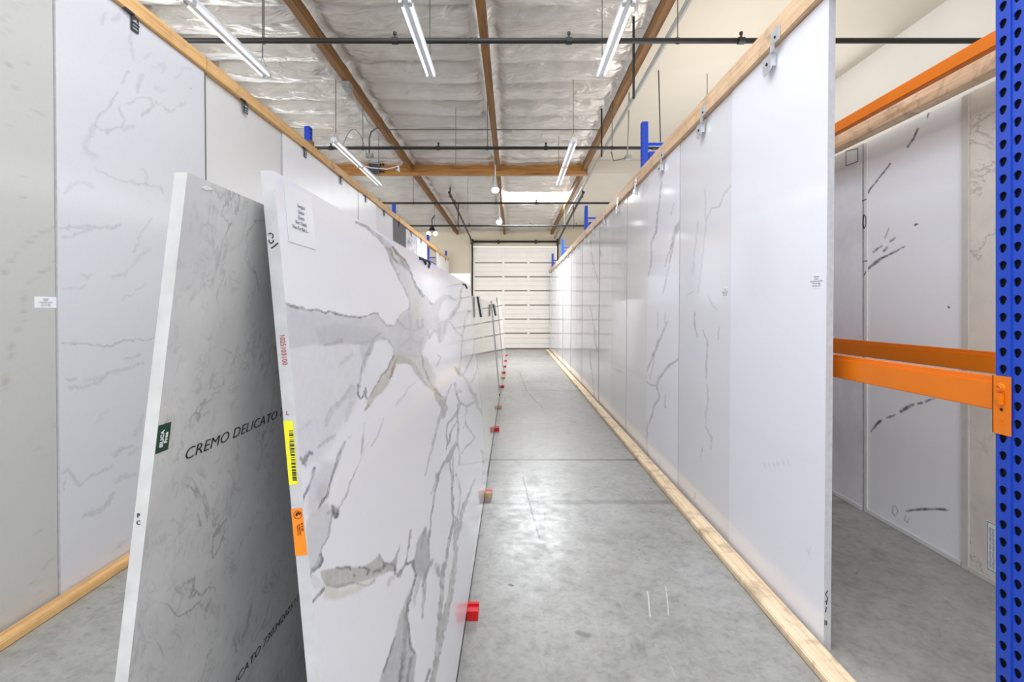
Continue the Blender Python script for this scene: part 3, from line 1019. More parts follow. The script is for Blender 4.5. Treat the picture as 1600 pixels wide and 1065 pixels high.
ops_b = [('s', [(922.6, 376, .8), (925, 395, 1), (928, 417, 1.1), (933, 434, 1.6), (934.5, 440, 1)], (140, 140, 150), .8, .7),
         ('s', [(920.5, 474, .8), (925, 490, 1), (928, 511, 1.1), (933, 549, 1)], (140, 140, 150), .75, .7),
         ('s', [(921, 500, .9), (919, 506, .9)], (140, 140, 150), .8, .6),
         ('s', [(920, 545, .9), (923, 570, 1), (929, 620, 1)], (140, 140, 150), .7, .7)]
ops_c = [('s', [(936, 378, .9), (939, 400, 1)], (150, 150, 158), .7, .7), ('s', [(935.5, 430, .8), (935, 480, .8)], (150, 150, 158), .5, .7)]
ops_d = [('s', [(955, 573, 1), (962, 577, 2), (972, 581, 1)], (172, 172, 178), .8, 1)]
ops1 = [('s', [(1193, 728, .8), (1210, 724, 1.2), (1232, 722, 1)], (196, 196, 202), .8, .8), ('s', [(1268, 848, .8), (1262, 870, 1)], (205, 205, 210), .8, 1)]
M_pt = painted('polished_slab_painted', 0.10, .02)
base_cols = {0: (236, 237, 245), 1: (228, 228, 233), 2: (241, 241, 250), 3: (233, 233, 238), 4: (230, 230, 236)}
alt = [(240, 240, 247), (235, 235, 241), (242, 242, 247), (231, 231, 238), (238, 238, 245)]
looks = {0: ('plain bright white stone slab at the near end of the right row', ops1), 1: ('light grey stone slab with faint hairline veins, second in the right row', ops2),
         2: ('white marble slab with forked grey veins, third in the right row', ops3), 3: ('pale grey plain slab after the veined one in the right row', None),
         4: ('plain pale slab with one short grey mark low down, fifth in the right row', ops_d), 5: ('white slab with a short fine vein near its top, sixth in the right row', ops_c),
         6: ('white slab with long thin dark hairline veins, seventh in the right row', ops_b)}
ordw = ['eighth', 'ninth', 'tenth', 'eleventh', 'twelfth', 'thirteenth', 'fourteenth', 'fifteenth', 'sixteenth', 'seventeenth']
simple = [stone('white_quartz_%d' % i, alt[i], (178, 178, 184), 1.0, .35 if i in (1, 3) else .12, .01, .10, i * 3.1, .012) for i in range(5)]
right_slabs = []
for i in range(len(jy) - 1):
    y0, y1 = jy[i], jy[i + 1] - .006
    dx = [0, .006, .002, .008, .004, .007][i % 6]
    if i in looks:
        lab, ops = looks[i]
        b = base_cols.get(i, (239, 239, 245))
        if ops:
            nc, nr = {0: (60, 160), 1: (70, 360), 2: (60, 420), 4: (30, 160), 5: (24, 160), 6: (30, 220)}[i]
            s = slab('stone_slab', (RX0 + dx, 0), (RX1 + dx, RZ), y0, y1, .034, [M_pt, M_conc_edge], nc, nr, ops, b, warp=1.6, wscale=8, seed=5 + i, ak=.85, wk=.8)
        else:
            s = slab('stone_slab', (RX0 + dx, 0), (RX1 + dx, RZ), y0, y1, .034, [stone('grey_quartz', (233, 233, 238), va=0.0, mott=.008, rough=.10), M_conc_edge])
    else:
        lab = 'white stone slab, %s from the near end of the right row' % ordw[i - 7]
        s = slab('stone_slab', (RX0 + dx, 0), (RX1 + dx, RZ), y0, y1, .034, [simple[i % 5], M_conc_edge])
    tag(s, lab, 'stone slab', 'slabs standing in the right row')
    right_slabs.append(s)

m = MB()
for pts_ in ([(1289, 976), (1289, 968)], [(1291.5, 976), (1291.5, 969)], [(1290, 956), (1291, 948)], [(1289, 940), (1291, 938)], [(1291, 944), (1293, 934), (1290, 928), (1293, 922)]):
    m.tube([(P(x_, y_, 2.333)[0], 2.3325, P(x_, y_, 2.333)[2]) for x_, y_ in pts_], .0022, 5)
obj('pen_mark', m, M_ink, right_slabs[0])
# wooden rail and header of the right row
ry = [1.5, 5.2, 8.9, 12.6, 16.3, 19.95]
names = ['nearest', 'second', 'third', 'fourth', 'farthest']
for i in range(5):
    b = obj('floor_rail', MB().box(1.372, 1.494, ry[i], ry[i + 1] - .004, 0, .044, bev=.006), M_wood_rail)
    tag(b, 'pale wooden rail on the floor along the right row, %s length' % names[i], 'wooden rail', 'floor rails of the right row')
hy = [1.75, 5.98, 9.9, 13.9, 17.3, 19.9]
for i in range(5):
    b = obj('header_board', MB().box(1.505, 1.60, hy[i], hy[i + 1] - (.05 if i == 0 else .02), RZ + .004, RZ + .142, bev=.005), M_wood_r)
    tag(b, 'pale pine board on top of the right slab row, %s length' % names[i], 'board', 'header boards of the right row')


# steel clips
def clip_right():
    t = empty('steel_clip', (1.50, 0, RZ))
    m = MB()
    m.box(1.497, 1.503, -.13, -.045, RZ - .005, RZ + .078, bev=.0012)
    m.box(1.497, 1.503, -.075, -.035, RZ - .04, RZ + .01)
    a = 0.03
    # slotted lower plate, standing off the slab
    m.add([(1.499, -.04, RZ - .035), (1.499, .05, RZ - .035), (1.499, .05, RZ - .12), (1.499, .03, RZ - .145), (1.499, -.04, RZ - .125),
           (1.505, -.04, RZ - .035), (1.505, .05, RZ - .035), (1.505, .05, RZ - .12), (1.505, .03, RZ - .145), (1.505, -.04, RZ - .125)],
          [(0, 1, 2, 3, 4), (9, 8, 7, 6, 5), (0, 5, 6, 1), (1, 6, 7, 2), (2, 7, 8, 3), (3, 8, 9, 4), (4, 9, 5, 0)])
    m.box(1.499, RX1 - .006, -.038, -.028, RZ - .11, RZ - .03)
    obj('plate', m, M_steel, t)
    b = MB().tube([(1.493, -.09, RZ + .025), (1.498, -.09, RZ + .025)], .008, 10)
    obj('screw', b, M_bolt, t)
    b = MB().tube([(1.494, .0, RZ - .085), (1.500, .0, RZ - .085)], .009, 10)
    obj('bolt', b, M_bolt, t)
    return t


cr = clip_right()
clabs = ['nearest slab, at the upper right'] + ['%s slab' % s for s in ('second', 'third', 'fourth', 'fifth', 'sixth', 'seventh', 'eighth', 'ninth', 'tenth', 'eleventh', 'twelfth', 'thirteenth', 'fourteenth', 'fifteenth', 'sixteenth', 'seventeenth')]
for i in range(len(jy) - 1):
    yc = (jy[i] + jy[i + 1]) / 2 - .02
    o = cr if i == 0 else copy_tree(cr, (1.50, yc, RZ))
    o.location = (1.50, yc, RZ)
    tag(o, 'steel clip over the top of the %s, right row' % clabs[i], 'clip', 'steel clips of the right row')


# small paper labels
def price_label(x, y, Yd, w, h, nx, lines, label, face='R', size=None):
    """card glued to a slab face. nx = normal sign"""
    p = P(x, y, Yd)
    t = empty('paper_label', p)
    X = p[0]
    m = MB().box(X + nx * .0005, X + nx * .0012, Yd - w / 2, Yd + w / 2, p[2] - h / 2, p[2] + h / 2)
    obj('card', m, M_paper, t)
    mbs = []
    n = len(lines)
    for k, s in enumerate(lines):
        z = p[2] + h * .36 - (k + .7) * h * .76 / n
        mbs.append(text_mb(s, size or h * .15, (X + nx * .0014, Yd, z), (0, nx * 1.0, 0), (0, 0, 1), align='CENTER'))
    obj('print', merge(*mbs), M_print2, t)
    return tag(t, label, 'label')


LN = ['Calacatta', 'Quartz', 'Full Slab Size: 126x63', 'Price Per Slab', 'Item No. 1204']
zf = lambda z: RX0 + (RX1 - RX0) * z / RZ
def rlabel(x, y, w, h, label, off=0):
    # depth where the pixel ray meets the row face
    z = H; X = 0
    Yd = 3.0
    for _ in range(6):
        X = zf(H - (y - VY) * Yd / F) + off
        Yd = X * F / (x - VX)
    return price_label(x, y, Yd, w, h, -1, LN, label)


rlabel(1276, 439, .075, .075, 'small printed paper label on the nearest slab of the right row')
rlabel(1133, 456, .075, .075, 'small white paper label at the edge of the light grey slab, right row', .006)

# ================================================================ SLABS SEEN THROUGH THE RACK AT THE RIGHT (their backs)
BX = 2.90
def bpx(x): return BX * F / (x - VX)
opsB = [('s', [(1459, 150, 4), (1452, 172, 3.5), (1449, 184, 1)], (70, 72, 76), .95, .7), ('s', [(1434, 201, 2), (1428, 215, 2.6), (1418, 230, 2)], (84, 86, 92), .95, .7),
        ('s', [(1391, 256, 1.6), (1378, 273, 2.2), (1364, 290, 2), (1356, 302, 1.6)], (84, 86, 92), .95, .7),
        ('s', [(1413, 385, 1.4), (1402, 391, 2.4), (1390, 397, 2.6), (1378, 403, 2)], (84, 86, 92), .9, .7),
        ('s', [(1377, 403, 4), (1368, 410, 5), (1358, 418, 4), (1356, 421, 2)], (90, 92, 98), .85, .9),
        ('s', [(1399, 371, 1.6), (1391, 377, 2.6)], (84, 86, 92), .9, .7), ('s', [(1377, 384, 2), (1365, 393, 3)], (84, 86, 92), .85, .7),
        ('s', [(1389, 356, 1), (1383, 372, 1.4)], (120, 122, 128), .8, .6), ('s', [(1386, 386, 2), (1381, 392, 3)], (100, 102, 108), .8, .8),
        ('s', [(1433, 350, 2), (1430, 351, 2.5)], (80, 82, 88), .9, .6), ('s', [(1482, 479, 2.4), (1483, 480, 2.4)], (60, 60, 66), .9, .6),
        ('s', [(1361, 674, 1.4), (1368, 664, 3), (1376, 657, 3)], (70, 72, 76), .95, .7), ('s', [(1385, 653, 2), (1393, 650, 4), (1398, 648, 2)], (86, 88, 94), .9, .8),
        ('s', [(1408, 642, 4), (1418, 636, 6), (1427, 632, 3)], (96, 98, 104), .9, 1), ('s', [(1434, 631, 2), (1440, 629, 3.4)], (80, 84, 100), .9, .8),
        ('s', [(1446, 627, 3), (1460, 622, 2)], (110, 126, 170), .8, 1),
        ('s', [(1416, 798, 1.6), (1432, 796, 3), (1450, 795, 3.4), (1474, 795, 3.6), (1480, 797, 1)], (104, 106, 110), .95, .8),
        ('s', [(1355, 610, 2), (1350, 612, 3)], (60, 60, 66), .9, .7),
        ('s', [(1395, 790, 1), (1394, 800, 1), (1399, 806, 1), (1403, 798, 1), (1399, 790, 1), (1395, 790, 1)], (160, 160, 164), .7, .6),
        ('s', [(1415, 806, 1), (1413, 812, 1), (1418, 816, 1), (1421, 808, 1)], (160, 160, 164), .7, .6)]
M_back = painted('slab_back_painted', 0.45, .03)
bs = slab('stone_slab', (BX, 0), (BX, H + 1.38), bpx(1503), bpx(1352), .02, [M_back, M_conc_edge], 150, 520, opsB, (246, 247, 252), warp=.8, wscale=8, seed=21)
tag(bs, 'white slab back with charcoal brush marks, seen through the rack at right', 'stone slab', 'slab backs behind the right rack')
M_bA = stone('slab_back_grey', (236, 236, 242), va=0, mott=.02, rough=.4, cloud=.4, cc=(196, 196, 200))
M_bC = stone('slab_back_beige', (228, 220, 210), (130, 124, 118), 2.6, .5, .03, .5, 2, .02, cloud=.6, cc=(194, 190, 184))
a = slab('stone_slab', (BX - .012, 0), (BX - .012, H + 1.38), bpx(1350) + .004, bpx(1350) + 1.2, .02, [M_bA, M_conc_edge])
tag(a, 'plain grey slab back left of the marked one, behind the near rack', 'stone slab', 'slab backs behind the right rack')
c_ = slab('stone_slab', (BX - .006, 0), (BX - .006, H + 1.38), 1.9, bpx(1505) - .004, .02, [M_bC, M_conc_edge])
tag(c_, 'mottled beige slab back with a printed sheet, beside the blue upright', 'stone slab', 'slab backs behind the right rack')
M_strip = flat('white_edge_strip', (226, 226, 226), .45, 0, .03, 12)
M_strip2 = flat('beige_edge_strip', (206, 202, 194), .5, 0, .04, 12)
def strips(par, ya, yb, xf, mt, w=.03, left=True, right=False):
    if left:
        obj('edge_strip', MB().box(xf - .012, xf - .0005, yb - w, yb, 0, H + 1.37, bev=.003), mt, par)
    if right:
        obj('edge_strip', MB().box(xf - .012, xf - .0005, ya, ya + w, 0, H + 1.37, bev=.003), mt, par)
    obj('bottom_strip', MB().box(xf - .012, xf - .0005, ya + (w if right else 0), yb - (w if left else 0), 0, .035, bev=.003), mt, par)
strips(bs, bpx(1503), bpx(1352), BX, M_strip, .035, True, False)
strips(a, bpx(1350) + .004, bpx(1350) + 1.2, BX - .012, M_strip, .03, False, False)
strips(c_, 1.9, bpx(1505) - .004, BX - .006, M_strip2, .05, True, False)
# small marks on the strip
m = MB()
for (xa, ya, xb, yb) in ((1347, 314, 1354, 311), (1348, 349, 1350, 335), (1350, 335, 1353, 339), (1353, 339, 1353, 352), (1353, 352, 1350, 357), (1350, 357, 1348, 349), (1349, 408, 1355, 407), (1350, 430, 1353, 424)):
    Y_ = 3.93
    p, q = Vector(P(xa, ya, Y_)), Vector(P(xb, yb, Y_))
    m.tube([(BX - .0125, BX * F / (xa - VX) * 0 + (BX - .0125) * F / (xa - VX), H - (ya - VY) * (BX - .0125) / (xa - VX)),
            (BX - .0125, (BX - .0125) * F / (xb - VX), H - (yb - VY) * (BX - .0125) / (xb - VX))], .0035, 5)
obj('pen_mark', m, M_ink, bs)
# glued card seen near the top of the grey slab back, printed sheet on the beige one
def on_plane(x, y, X):
    Yd = X * F / (x - VX)
    return (X, Yd, H - (y - VY) * Yd / F)
t = empty('printed_sheet', on_plane(1555, 850, BX - .01))
xa = BX - .0075
p0 = on_plane(1541, 850, xa); yA = p0[1]
z0, z1 = H - (888 - VY) * yA / F, H - (812 - VY) * yA / F
obj('sheet', MB().box(xa, xa + .001, yA - .22, yA, z0, z1), M_paper, t)
m = MB()
for (u0, u1, v0, v1) in ((.006, .009, .01, .99), (.211, .214, .01, .99)):
    m.box(xa - .0008, xa, yA - u1, yA - u0, z0 + (z1 - z0) * v0, z0 + (z1 - z0) * v1)
m.box(xa - .0008, xa, yA - .214, yA - .006, z0 + .004, z0 + .007); m.box(xa - .0008, xa, yA - .214, yA - .006, z1 - .007, z1 - .004)
obj('border', m, M_ink, t)
mbs = []
zz = (z1 - z0)
for k in range(9):
    uu = .022 + k * .018
    s = 'INSTALLATION AND CARE NOTICE' if k < 2 else 'read all instructions before handling slab'
    mbs.append(text_mb(s, .016 if k < 2 else .009, (xa - .001, yA - uu - .010, z0 + .02), (0, 0, 1), (0, 1, 0), wscale=(zz - .04) / (.27 if k < 2 else .19)))
obj('print', merge(*mbs), M_print, t)
tag(t, 'printed notice sheet glued low on the beige slab back by the blue upright', 'label')
t = empty('clear_pocket', on_plane(1330, 245, BX - .02))
pp = [on_plane(x, y, BX - .0135) for x, y in ((1322, 236), (1340, 232), (1340, 252), (1322, 259))]
m = MB()
ya_, yb_ = pp[1][1], pp[0][1]
for (A, B) in ((pp[0], pp[3]), (pp[3], pp[2]), (pp[1], pp[2]), (pp[0], pp[1])):
    m.tube([A, B], .003, 5)
obj('frame', m, M_steel_dk, t)
obj('card', MB().add([(p[0] + .001, p[1], p[2]) for p in pp], [(0, 1, 2, 3)]).add([(p[0] + .0015, p[1], p[2]) for p in pp], [(0, 1, 2, 3)]), M_paper, t)
tag(t, 'small square card in a pocket near the top of the grey slab back', 'label')

# ================================================================ LEFT ROW OF SLABS
LX0, LX1, LZ1 = -2.566, -2.60, H + 2.012
ly = [1.38, 2.727, 4.08, 5.43, 6.78, 8.1, 9.17, 10.46, 11.72, 13.0, 14.6]
G = (176, 176, 182)
opsL = [('s', [(205, 52, 1.5), (202, 62, 1.6), (206, 80, 1.5), (208, 92, 2)], G, .6, 1.2),
        ('s', [(200, 112, 3), (193, 128, 4), (190, 130, 2)], G, .7, 2), ('s', [(182, 142, 2), (178, 152, 3), (173, 158, 1.5), (170, 170, 2), (160, 175, 2), (153, 185, 3), (150, 195, 2)], G, .8, 1.5),
        ('s', [(150, 196, 2), (160, 203, 1.5), (175, 202, 1.5), (188, 197, 2.5), (193, 185, 2.5), (190, 175, 2), (186, 166, 1.5)], G, .75, 1.3),
        ('s', [(148, 196, 3), (140, 210, 5), (134, 222, 7), (132, 236, 6), (150, 245, 2)], G, .55, 4), ('s', [(138, 213, 3), (146, 214, 1)], (150, 150, 156), .6, 1),
        ('s', [(168, 207, 5), (171, 204, 3)], (160, 160, 166), .6, 2), ('s', [(194, 200, 6), (206, 198, 4)], G, .5, 3),
        ('s', [(196, 164, 1.5), (208, 158, 1.5), (222, 152, 1.6), (234, 156, 1.6), (240, 165, 2)], G, .75, 1.2),
        ('s', [(222, 182, 3), (230, 174, 5), (238, 168, 2)], (160, 160, 166), .65, 2), ('s', [(215, 135, 4), (220, 118, 3), (216, 142, 2)], G, .6, 3),
        ('s', [(242, 160, 1.5), (256, 168, 1.5), (268, 174, 1.5), (276, 170, 2), (284, 162, 4), (288, 160, 2)], G, .7, 1.5),
        ('s', [(226, 90, 4), (234, 86, 2)], G, .5, 2), ('s', [(240, 105, 2), (256, 102, 4), (254, 112, 2)], G, .45, 3), ('s', [(276, 120, 1), (284, 108, 1.4), (290, 106, 3), (296, 110, 1)], G, .6, 1),
        ('s', [(297, 137, 2), (299, 138, 1)], (140, 140, 146), .7, 1), ('s', [(165, 22, 3), (160, 34, 3)], G, .5, 3), ('s', [(178, 30, 4), (187, 27, 4), (186, 22, 2)], G, .65, 3),
        ('s', [(244, 135, 4), (252, 142, 3), (262, 140, 2)], G, .45, 3),
        ('s', [(150, 266, 1), (165, 272, 1.2), (190, 281, 1.5), (215, 286, 1.8), (228, 286, 2.2), (240, 290, 1.6), (250, 294, 1.6), (256, 302, 1.2)], G, .75, 1.2),
        ('s', [(228, 286, 1.4), (230, 275, 1.2), (222, 262, 1)], G, .6, 1.2), ('s', [(103, 300, 3), (108, 292, 3), (120, 286, 2), (134, 284, 3), (144, 292, 3)], G, .5, 2.5),
        ('s', [(95, 357, 2), (115, 355, 3), (135, 354, 4), (160, 356, 3), (180, 354, 3), (186, 350, 3)], G, .8, 1.8),
        ('s', [(95, 370, 1.5), (112, 369, 2), (125, 364, 3), (140, 358, 2)], G, .6, 2),
        ('s', [(240, 338, 1), (228, 354, 1), (216, 375, 1.4), (212, 392, 1.6)], G, .65, 1.2), ('s', [(234, 388, 1.5), (220, 402, 3), (206, 414, 3)], G, .5, 2),
        ('s', [(178, 432, 3), (192, 428, 3), (200, 418, 2)], G, .6, 2), ('s', [(128, 428, 4), (140, 430, 4), (136, 436, 2)], G, .5, 2.5),
        ('s', [(100, 451, 1.4), (115, 450, 1.6), (132, 447, 1.4)], G, .6, 1.2), ('s', [(190, 470, 1), (210, 455, 1.3), (228, 443, 1)], G, .5, 1.2),
        ('s', [(95, 536, 1.4), (112, 535, 1.6), (135, 537, 1.4), (155, 540, 1.8), (175, 538, 2), (190, 534, 2), (192, 530, 1.4), (205, 532, 1.6), (225, 531, 1.6), (241, 527, 1.4)], (158, 158, 164), .85, .9),
        ('s', [(104, 592, 3), (112, 594, 4), (118, 592, 2)], (150, 150, 156), .65, 1.5), ('s', [(110, 606, 3), (130, 604, 4), (148, 600, 3), (160, 593, 5), (172, 582, 3)], G, .75, 2),
        ('s', [(135, 593, 3), (152, 590, 3), (175, 582, 3), (200, 574, 3), (222, 568, 2)], G, .6, 2), ('s', [(195, 562, 2), (208, 557, 3), (220, 554, 2)], (160, 160, 166), .6, 1.5),
        ('s', [(148, 660, 1), (160, 648, 1.5), (170, 640, 1)], G, .4, 2), ('s', [(210, 680, 4), (218, 664, 5), (224, 648, 2)], G, .6, 2.5),
        ('s', [(178, 710, 4), (190, 700, 5), (205, 697, 3)], (160, 160, 166), .65, 2), ('s', [(202, 710, 3), (215, 702, 4)], G, .6, 2),
        ('s', [(98, 740, 1), (106, 734, 3), (114, 746, 3), (124, 757, 3), (136, 748, 3), (150, 742, 2), (175, 728, 2)], G, .75, 1.5), ('s', [(98, 766, 1), (104, 745, 1)], (165, 165, 170), .6, .8),
        ('s', [(180, 752, 5), (192, 744, 5), (210, 740, 3)], G, .6, 2.5), ('s', [(128, 808, 4), (145, 800, 6), (162, 794, 5), (175, 778, 4), (178, 770, 2)], G, .75, 2.2),
        ('s', [(204, 838, 1), (192, 850, 2), (178, 862, 1)], G, .6, 1.2)]
for o_ in range(0):
    pass
opsS0 = [('s', [(92, 355, 3), (80, 358, 2), (65, 365, 2), (52, 373, 4), (40, 383, 5), (28, 395, 4), (12, 412, 3), (4, 428, 3), (2, 440, 2)], (158, 156, 152), .7, 1.8),
         ('s', [(92, 400, 2), (82, 412, 2.5), (70, 425, 2.5), (60, 432, 3), (48, 438, 2), (40, 448, 2), (37, 465, 3), (36, 480, 4), (34, 500, 3), (26, 520, 3), (20, 535, 3), (17, 550, 4), (14, 570, 3), (8, 590, 5), (4, 610, 3)], (156, 152, 148), .7, 1.6),
         ('s', [(35, 488, 2.4), (33, 503, 2)], (176, 146, 138), .6, 1), ('s', [(9, 592, 4), (5, 604, 3)], (176, 146, 138), .4, 1.4),
         ('s', [(36, 275, 1.5), (44, 279, 1.5)], (150, 150, 150), .6, 1), ('s', [(33, 309, 3), (34, 310, 3)], (150, 150, 150), .6, 1), ('s', [(26, 355, 2), (28, 360, 1)], (150, 150, 150), .6, 1),
         ('s', [(14, 22, 2), (25, 8, 2), (35, 4, 2)], (168, 168, 166), .6, 1.5), ('s', [(2, 30, 3), (8, 22, 2), (14, 28, 2)], (160, 160, 158), .6, 1.5), ('s', [(2, 52, 3), (8, 44, 3), (18, 50, 2)], (168, 168, 166), .5, 2),
         ('s', [(35, 86, 1.4), (40, 94, 1.6), (44, 104, 1)], (160, 160, 158), .6, 1), ('s', [(10, 96, 1.4), (15, 102, 1.6)], (150, 150, 150), .6, 1), ('s', [(18, 140, 2), (26, 138, 2), (24, 134, 1)], (164, 164, 162), .6, 1.2),
         ('s', [(56, 172, 1), (63, 177, 2)], (150, 150, 150), .6, 1), ('s', [(45, 185, 1), (50, 180, 1.6)], (160, 160, 158), .5, 1), ('s', [(14, 196, 1), (18, 202, 1.8)], (150, 150, 150), .6, 1),
         ('s', [(58, 830, 4), (64, 828, 2)], (150, 148, 144), .6, 1.5), ('s', [(64, 896, 3), (70, 886, 2), (78, 874, 2)], (150, 148, 144), .7, 1.2), ('s', [(46, 912, 2), (60, 910, 3), (66, 918, 2)], (164, 162, 158), .6, 1.5),
         ('s', [(85, 660, 3), (92, 668, 2)], (150, 148, 144), .5, 1.5), ('s', [(56, 935, 2), (62, 925, 2)], (160, 158, 154), .6, 1.4), ('s', [(60, 700, 1.4), (66, 712, 1.4)], (164, 162, 158), .5, 1.4)]
M_ptl = painted('polished_slab_left', 0.14, .03)
M_ptl2 = painted('satin_slab_left', 0.38, .02)
lspec = [
    ('beige grey veined slab at the left edge of the picture, left row', (196, 195, 192), opsS0, (70, 420)),
    ('white marble slab with cloudy grey veins, second in the left row', (214, 214, 220), opsL, (200, 640)),
    ('plain light grey slab behind the leaning grey slab, left row', (218, 216, 215), None, None),
    ('bright white slab above the leaning marble slab, left row, first of the bright ones', (238, 238, 242), None, None),
    ('bright white slab with a faint grey streak, fifth in the left row', (234, 234, 240), [('s', [(535, 262, 1), (545, 300, 1.5)], (210, 210, 214), .6, 1)], (30, 60)),
    ('bright white slab, sixth in the left row', (238, 238, 242), None, None),
    ('pale grey slab just before the dark one, left row', (216, 216, 220), None, None),
    ('charcoal grey slab, the only dark one in the left row', (92, 90, 92), None, None),
    ('white slab with dark blue speckled veins after the charcoal one, left row', (222, 223, 230), None, None),
    ('white slab before the gap in the left row', (226, 226, 232), None, None)]
for i, (lab, b, ops, g_) in enumerate(lspec):
    y0, y1 = ly[i], ly[i + 1] - (.004 if i != 1 else .035)
    dx = [-.012, 0, -.02, -.004, -.01, -.004, -.012, -.006, -.01, -.004][i]
    if ops:
        s = slab('stone_slab', (LX0 + dx, 0), (LX1 + dx, LZ1), max(y0, .9), y1, -.03, [M_ptl2 if i == 4 else M_ptl, M_conc_edge], g_[0], g_[1], ops, b, warp=5.0, wscale=9, seed=31 + i, ak=.62, wk=.7, sk=1.6)
    else:
        if i == 8:
            mt = stone('speckled_blue_marble', b, (60, 70, 110), 5.0, 1.0, .02, .15, 4, .05)
        elif i == 7:
            mt = stone('charcoal_stone', (58, 56, 58), mott=.06, rough=.65)
        else:
            mt = stone('left_quartz_%d' % i, b, mott=.01, rough=.38)
        s = slab('stone_slab', (LX0 + dx, 0), (LX1 + dx, LZ1), y0, y1, -.03, [mt, M_conc_edge])
    tag(s, lab, 'stone slab', 'slabs standing in the left row')
s = slab('stone_slab', (LX0 - .008, 0), (LX1 - .008, LZ1), 4.050, 4.078, -.02, [flat('shaded_gap_grey', (112, 112, 106), .5), M_edge_grey])  # dark strip added for the shade in the gap between two slabs
tag(s, 'narrow dark grey strip for the shaded gap between the second and third slabs of the left row', 'stone slab')
mtw = stone('left_quartz_far', (238, 238, 240), mott=.01, rough=.14)
s = slab('stone_slab', (LX0, 0), (LX1, LZ1), 16.4, 17.9, -.03, [mtw, M_conc_edge]); tag(s, 'white slab just beyond the gap in the left row', 'stone slab', 'slabs standing in the left row')
s = slab('stone_slab', (LX0, 0), (LX1, LZ1), 17.91, 19.5, -.03, [mtw, M_conc_edge]); tag(s, 'farthest white slab of the left row', 'stone slab', 'slabs standing in the left row')
# slab turned across, beyond the left row
m = MB(); q0, q1 = P(703, 427, 16.0), P(735, 427, 16.0)
m.box(q0[0], q1[0], 16.0, 16.03, 0, q0[2])
s = obj('stone_slab', m, stone('cross_slab', (222, 222, 228), mott=.01, rough=.2)); tag(s, 'tall pale slab standing crosswise before the roll-up door', 'stone slab')

rl = [0.9, 4.4, 8.2, 12.0, 15.8, 19.9]
for i in range(5):
    b = obj('floor_rail', MB().box(-2.560, -2.474, rl[i], rl[i + 1] - .004, 0, .044, bev=.006), M_wood_l)
    tag(b, 'yellow pine rail on the floor along the left row, %s length' % names[i], 'wooden rail', 'floor rails of the left row')
hl = [.9, 4.05, 6.18, 10.9, 15.9, 19.5]
for i in range(5):
    b = obj('header_board', MB().box(-2.69, -2.575, hl[i], hl[i + 1] - (.01 if i != 2 else .06), LZ1 + .003, LZ1 + .118, bev=.005), M_wood_l)
    tag(b, 'yellow pine board on top of the left slab row, %s length' % names[i], 'board', 'header boards of the left row')
b = obj('wood_spacer', MB().box(-2.67, -2.58, 6.17, 6.24, LZ1 + .12, LZ1 + .17), M_purlin)
tag(b, 'dark reddish wood block on the left header board beside the nearest blue post', 'block')


def clip_left():
    t = empty('steel_clip', (-2.59, 0, LZ1))
    m = MB(); m.box(-2.594, -2.588, -.03, .035, LZ1 - .10, LZ1 - .002, bev=.001)
    m.box(-2.594, -2.572, -.10, -.02, LZ1 - .004, LZ1 + .008)
    m.box(-2.587, -2.582, -.028, .033, LZ1 - .055, LZ1 - .045)
    obj('plate', m, M_steel_dk, t)
    m = MB()
    for k in range(3):
        m.box(-2.588, -2.5865, -.02, .022, LZ1 - .088 + k * .024, LZ1 - .080 + k * .024)
    m.tube([(-2.588, .0, LZ1 - .03), (-2.583, 0, LZ1 - .03)], .008, 8)
    obj('screw', m, M_steel, t)
    return t


cl = clip_left()
for i, (yc, w) in enumerate(((3.29, 'second'), (4.66, 'third'), (6.0, 'fourth'), (7.27, 'fifth'), (8.49, 'sixth'), (9.72, 'seventh'), (11.0, 'charcoal'), (12.3, 'speckled'), (13.6, 'last before the gap'), (17.1, 'first beyond the gap'), (18.6, 'farthest'))):
    o = cl if i == 0 else copy_tree(cl, (-2.59, yc, LZ1))
    o.location = (-2.59, yc, LZ1)
    tag(o, 'dark steel clip at the top of the left row slab: %s' % w, 'clip', 'dark clips of the left row')
# label on the beige slab
def llabel(x, y, w, h, label):
    Yd = 2.6
    for _ in range(6):
        z = H - (y - VY) * Yd / F
        X = LX0 - .012 + (LX1 - LX0) * z / LZ1
        Yd = X * F / (x - VX)
    return price_label(x, y, Yd, w, h, 1, LN, label)
llabel(71, 472, .125, .062, 'white paper label on the beige grey slab at the left edge')

